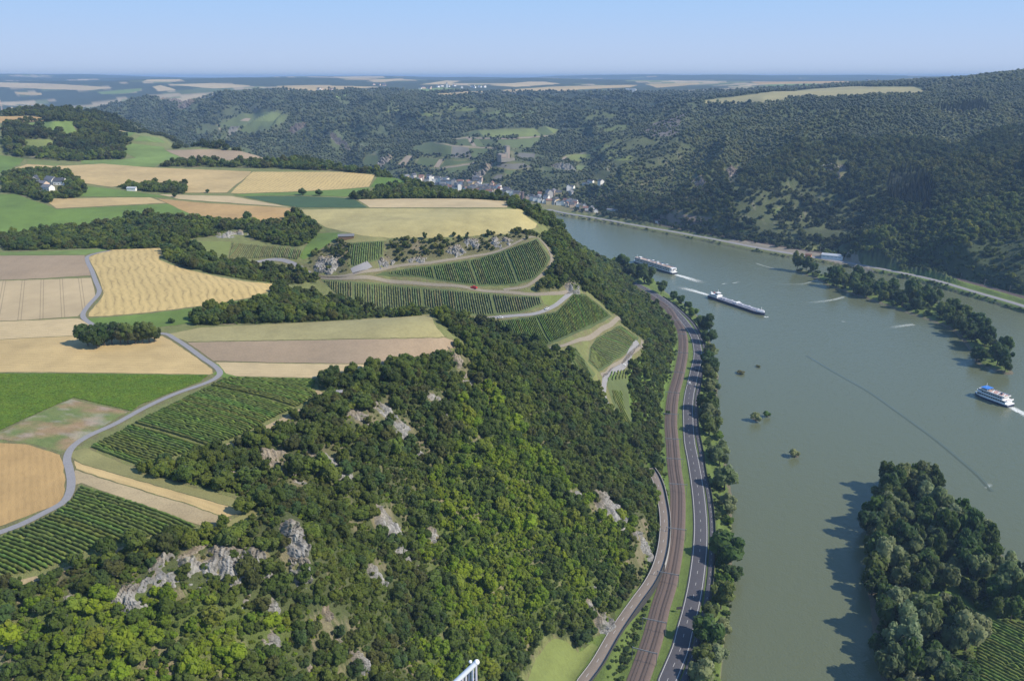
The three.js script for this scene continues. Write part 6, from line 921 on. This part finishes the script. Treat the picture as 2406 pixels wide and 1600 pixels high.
function foam(s, w0, w1, mat, label, y = .09, name = 'wake') { const l = smooth(level(s), 4), P = [], UV = [], I = []; l.forEach((p, k) => { const a = l[Math.max(0, k - 1)], b = l[Math.min(l.length - 1, k + 1)], dx = b[0] - a[0], dy = b[1] - a[1], m = Math.hypot(dx, dy) || 1, u = k / (l.length - 1), w = lerp(w0, w1, u) / 2; for (const q of [-1, 0, 1]) { P.push(p[0] + dy / m * w * q, y, -(p[1] - dx / m * w * q)); UV.push(u, (q + 1) / 2); } if (k) { const o = k * 3; I.push(o - 3, o - 2, o, o - 2, o + 1, o, o - 2, o - 1, o + 1, o - 1, o + 2, o + 1); } }); const g = new THREE.BufferGeometry(); g.setAttribute('position', new THREE.Float32BufferAttribute(P, 3)); g.setAttribute('uv', new THREE.Float32BufferAttribute(UV, 2)); g.setIndex(I); g.computeVertexNormals(); return tag(mesh(name, g, mat, scene), label, 'wake', null, 'stuff'); }
foam('1668,694; 1650,689; 1625,682; 1600,676; 1585,672', 9, 22, foamM, 'foam wake behind the tanker'); foam('1586,645; 1605,650; 1628,657; 1660,667', 11, 24, foamM, 'foam wake behind the cruise ship'); foam('2376,956; 2392,965; 2420,978; 2460,1000', 9, 18, foamM, 'white foam wake behind the excursion boat'); foam('1796,744; 1803,746; 1806,742', 5, 3, foamM, 'bow wave of the tanker');
for (const [s, w] of [['1698,668; 1704,666; 1712,665', 5], ['1722,666; 1734,663; 1742,661', 5], ['1985,697; 1965,703; 1935,708; 1900,711; 1878,710', 8], ['2150,762; 2120,766; 2085,772', 9], ['1988,645; 1950,654; 1915,660; 1880,668; 1790,664', 5], ['1775,618; 1800,626; 1835,634; 1862,638', 4], ['1978,755; 1986,756; 1992,756', 4], ['2320,908; 2328,910; 2336,911', 3], ['2320,1148; 2326,1140; 2330,1134', 4]]) foam(s, w, w * 1.4, foamSoft, 'patch of broken water on the river', .07, 'eddy').userData.group = 'patches of broken water';
// the long standing wave that crosses the river: a low ridge of water
{ const l = smooth(level('1895,836; 1925,854; 1980,886; 2040,920; 2100,962; 2150,998; 2200,1035; 2260,1085; 2300,1120; 2330,1155'), 4), wm = new THREE.MeshPhysicalMaterial({ color: col(.085, .10, .06), roughness: .14, ior: 1.33 }); const g = strip(l, 0, [[-2.4, -.02], [-1.5, .06], [-.7, .15], [-.1, .19], [.5, .11], [1.2, .04], [2, -.02]]); tag(mesh('wave_ridge', g, wm, scene), 'long low wave line crossing the open river', null, null, 'structure'); }
// cars
function car(p, turn, paint, label, name = 'car', s = 1) { const t = thing(name, label, 'car', null, [p.x, p.h, -p.g], turn); t.scale.setScalar(s); const b = slab(4.3, 1.8, .6, .32, .95, .95); mesh('body', b, paint, t); const c = mesh('cabin', slab(2.3, 1.55, .5, .95, 1.5, .8), glassD, t); mesh('car_roof', slab(1.7, 1.45, .3, 1.5, 1.56, .9), paint, c); for (const x of [-1.35, 1.35]) for (const z of [-.82, .82]) { const w = new THREE.CylinderGeometry(.33, .33, .22, 14); w.rotateX(Math.PI / 2); w.translate(x, .33, z); mesh('wheel', w, darkWall, t); } return t; }
{ const onRoad = (l, h, py, side) => { let b = 0; l.forEach((q, i) => { if (q[1] > 0 && Math.abs(pxOf(q[0], q[1], h)[1] - py) < Math.abs(pxOf(...l[b], h)[1] - py)) b = i; }); const o = offset(l, side)[b], n = l[b + 1]; return [{ x: o[0], g: o[1], h: h + .05 }, Math.atan2(n[1] - l[b][1], n[0] - l[b][0])]; };
  car(...onRoad(mainRoad, 7.02, 901, -2), bwhite, 'small white car on the riverside road among tree shadows'); car(...onRoad(mainRoad, 7.02, 868, 2), std([.02, .02, .025], .4), 'dark car on the riverside road ahead of the white car');
  const q = at(1114, 678, 150, 760); q.h += .25; car(q, -.25, std([.62, .02, .03], .4), 'bright red car on the lane between the terrace vineyards', 'car', 1.35); const w = at(1176, 748, 150, 760); w.h += .2; car(w, .1, bwhite, 'white car parked on the lane under the middle vineyard'); const v = at(1466, 860, 150, 760); v.h += .2; car(v, .5, bwhite, 'white car above the tiny upper vine plot'); const u = at(1285, 727, 150, 760); u.h += .2; car(u, .6, bwhite, 'pale car near the hairpin of the vineyard lane');
  for (const [k, [a, b, m, n]] of [[135, 458, bwhite, 'white'], [140, 459, std([.45, .14, .05], .4), 'orange'], [146, 459, std([.35, .37, .4], .4), 'grey'], [108, 461, std([.05, .05, .06], .4), 'black'], [185, 459, bwhite, 'silver']].entries()) { const p = gnd(a, b, 700, 1300); p.h += .2; car(p, .3 + k, m, `${n} car parked at the edge of the farm yard`); } }
renderer.render(scene, camera);
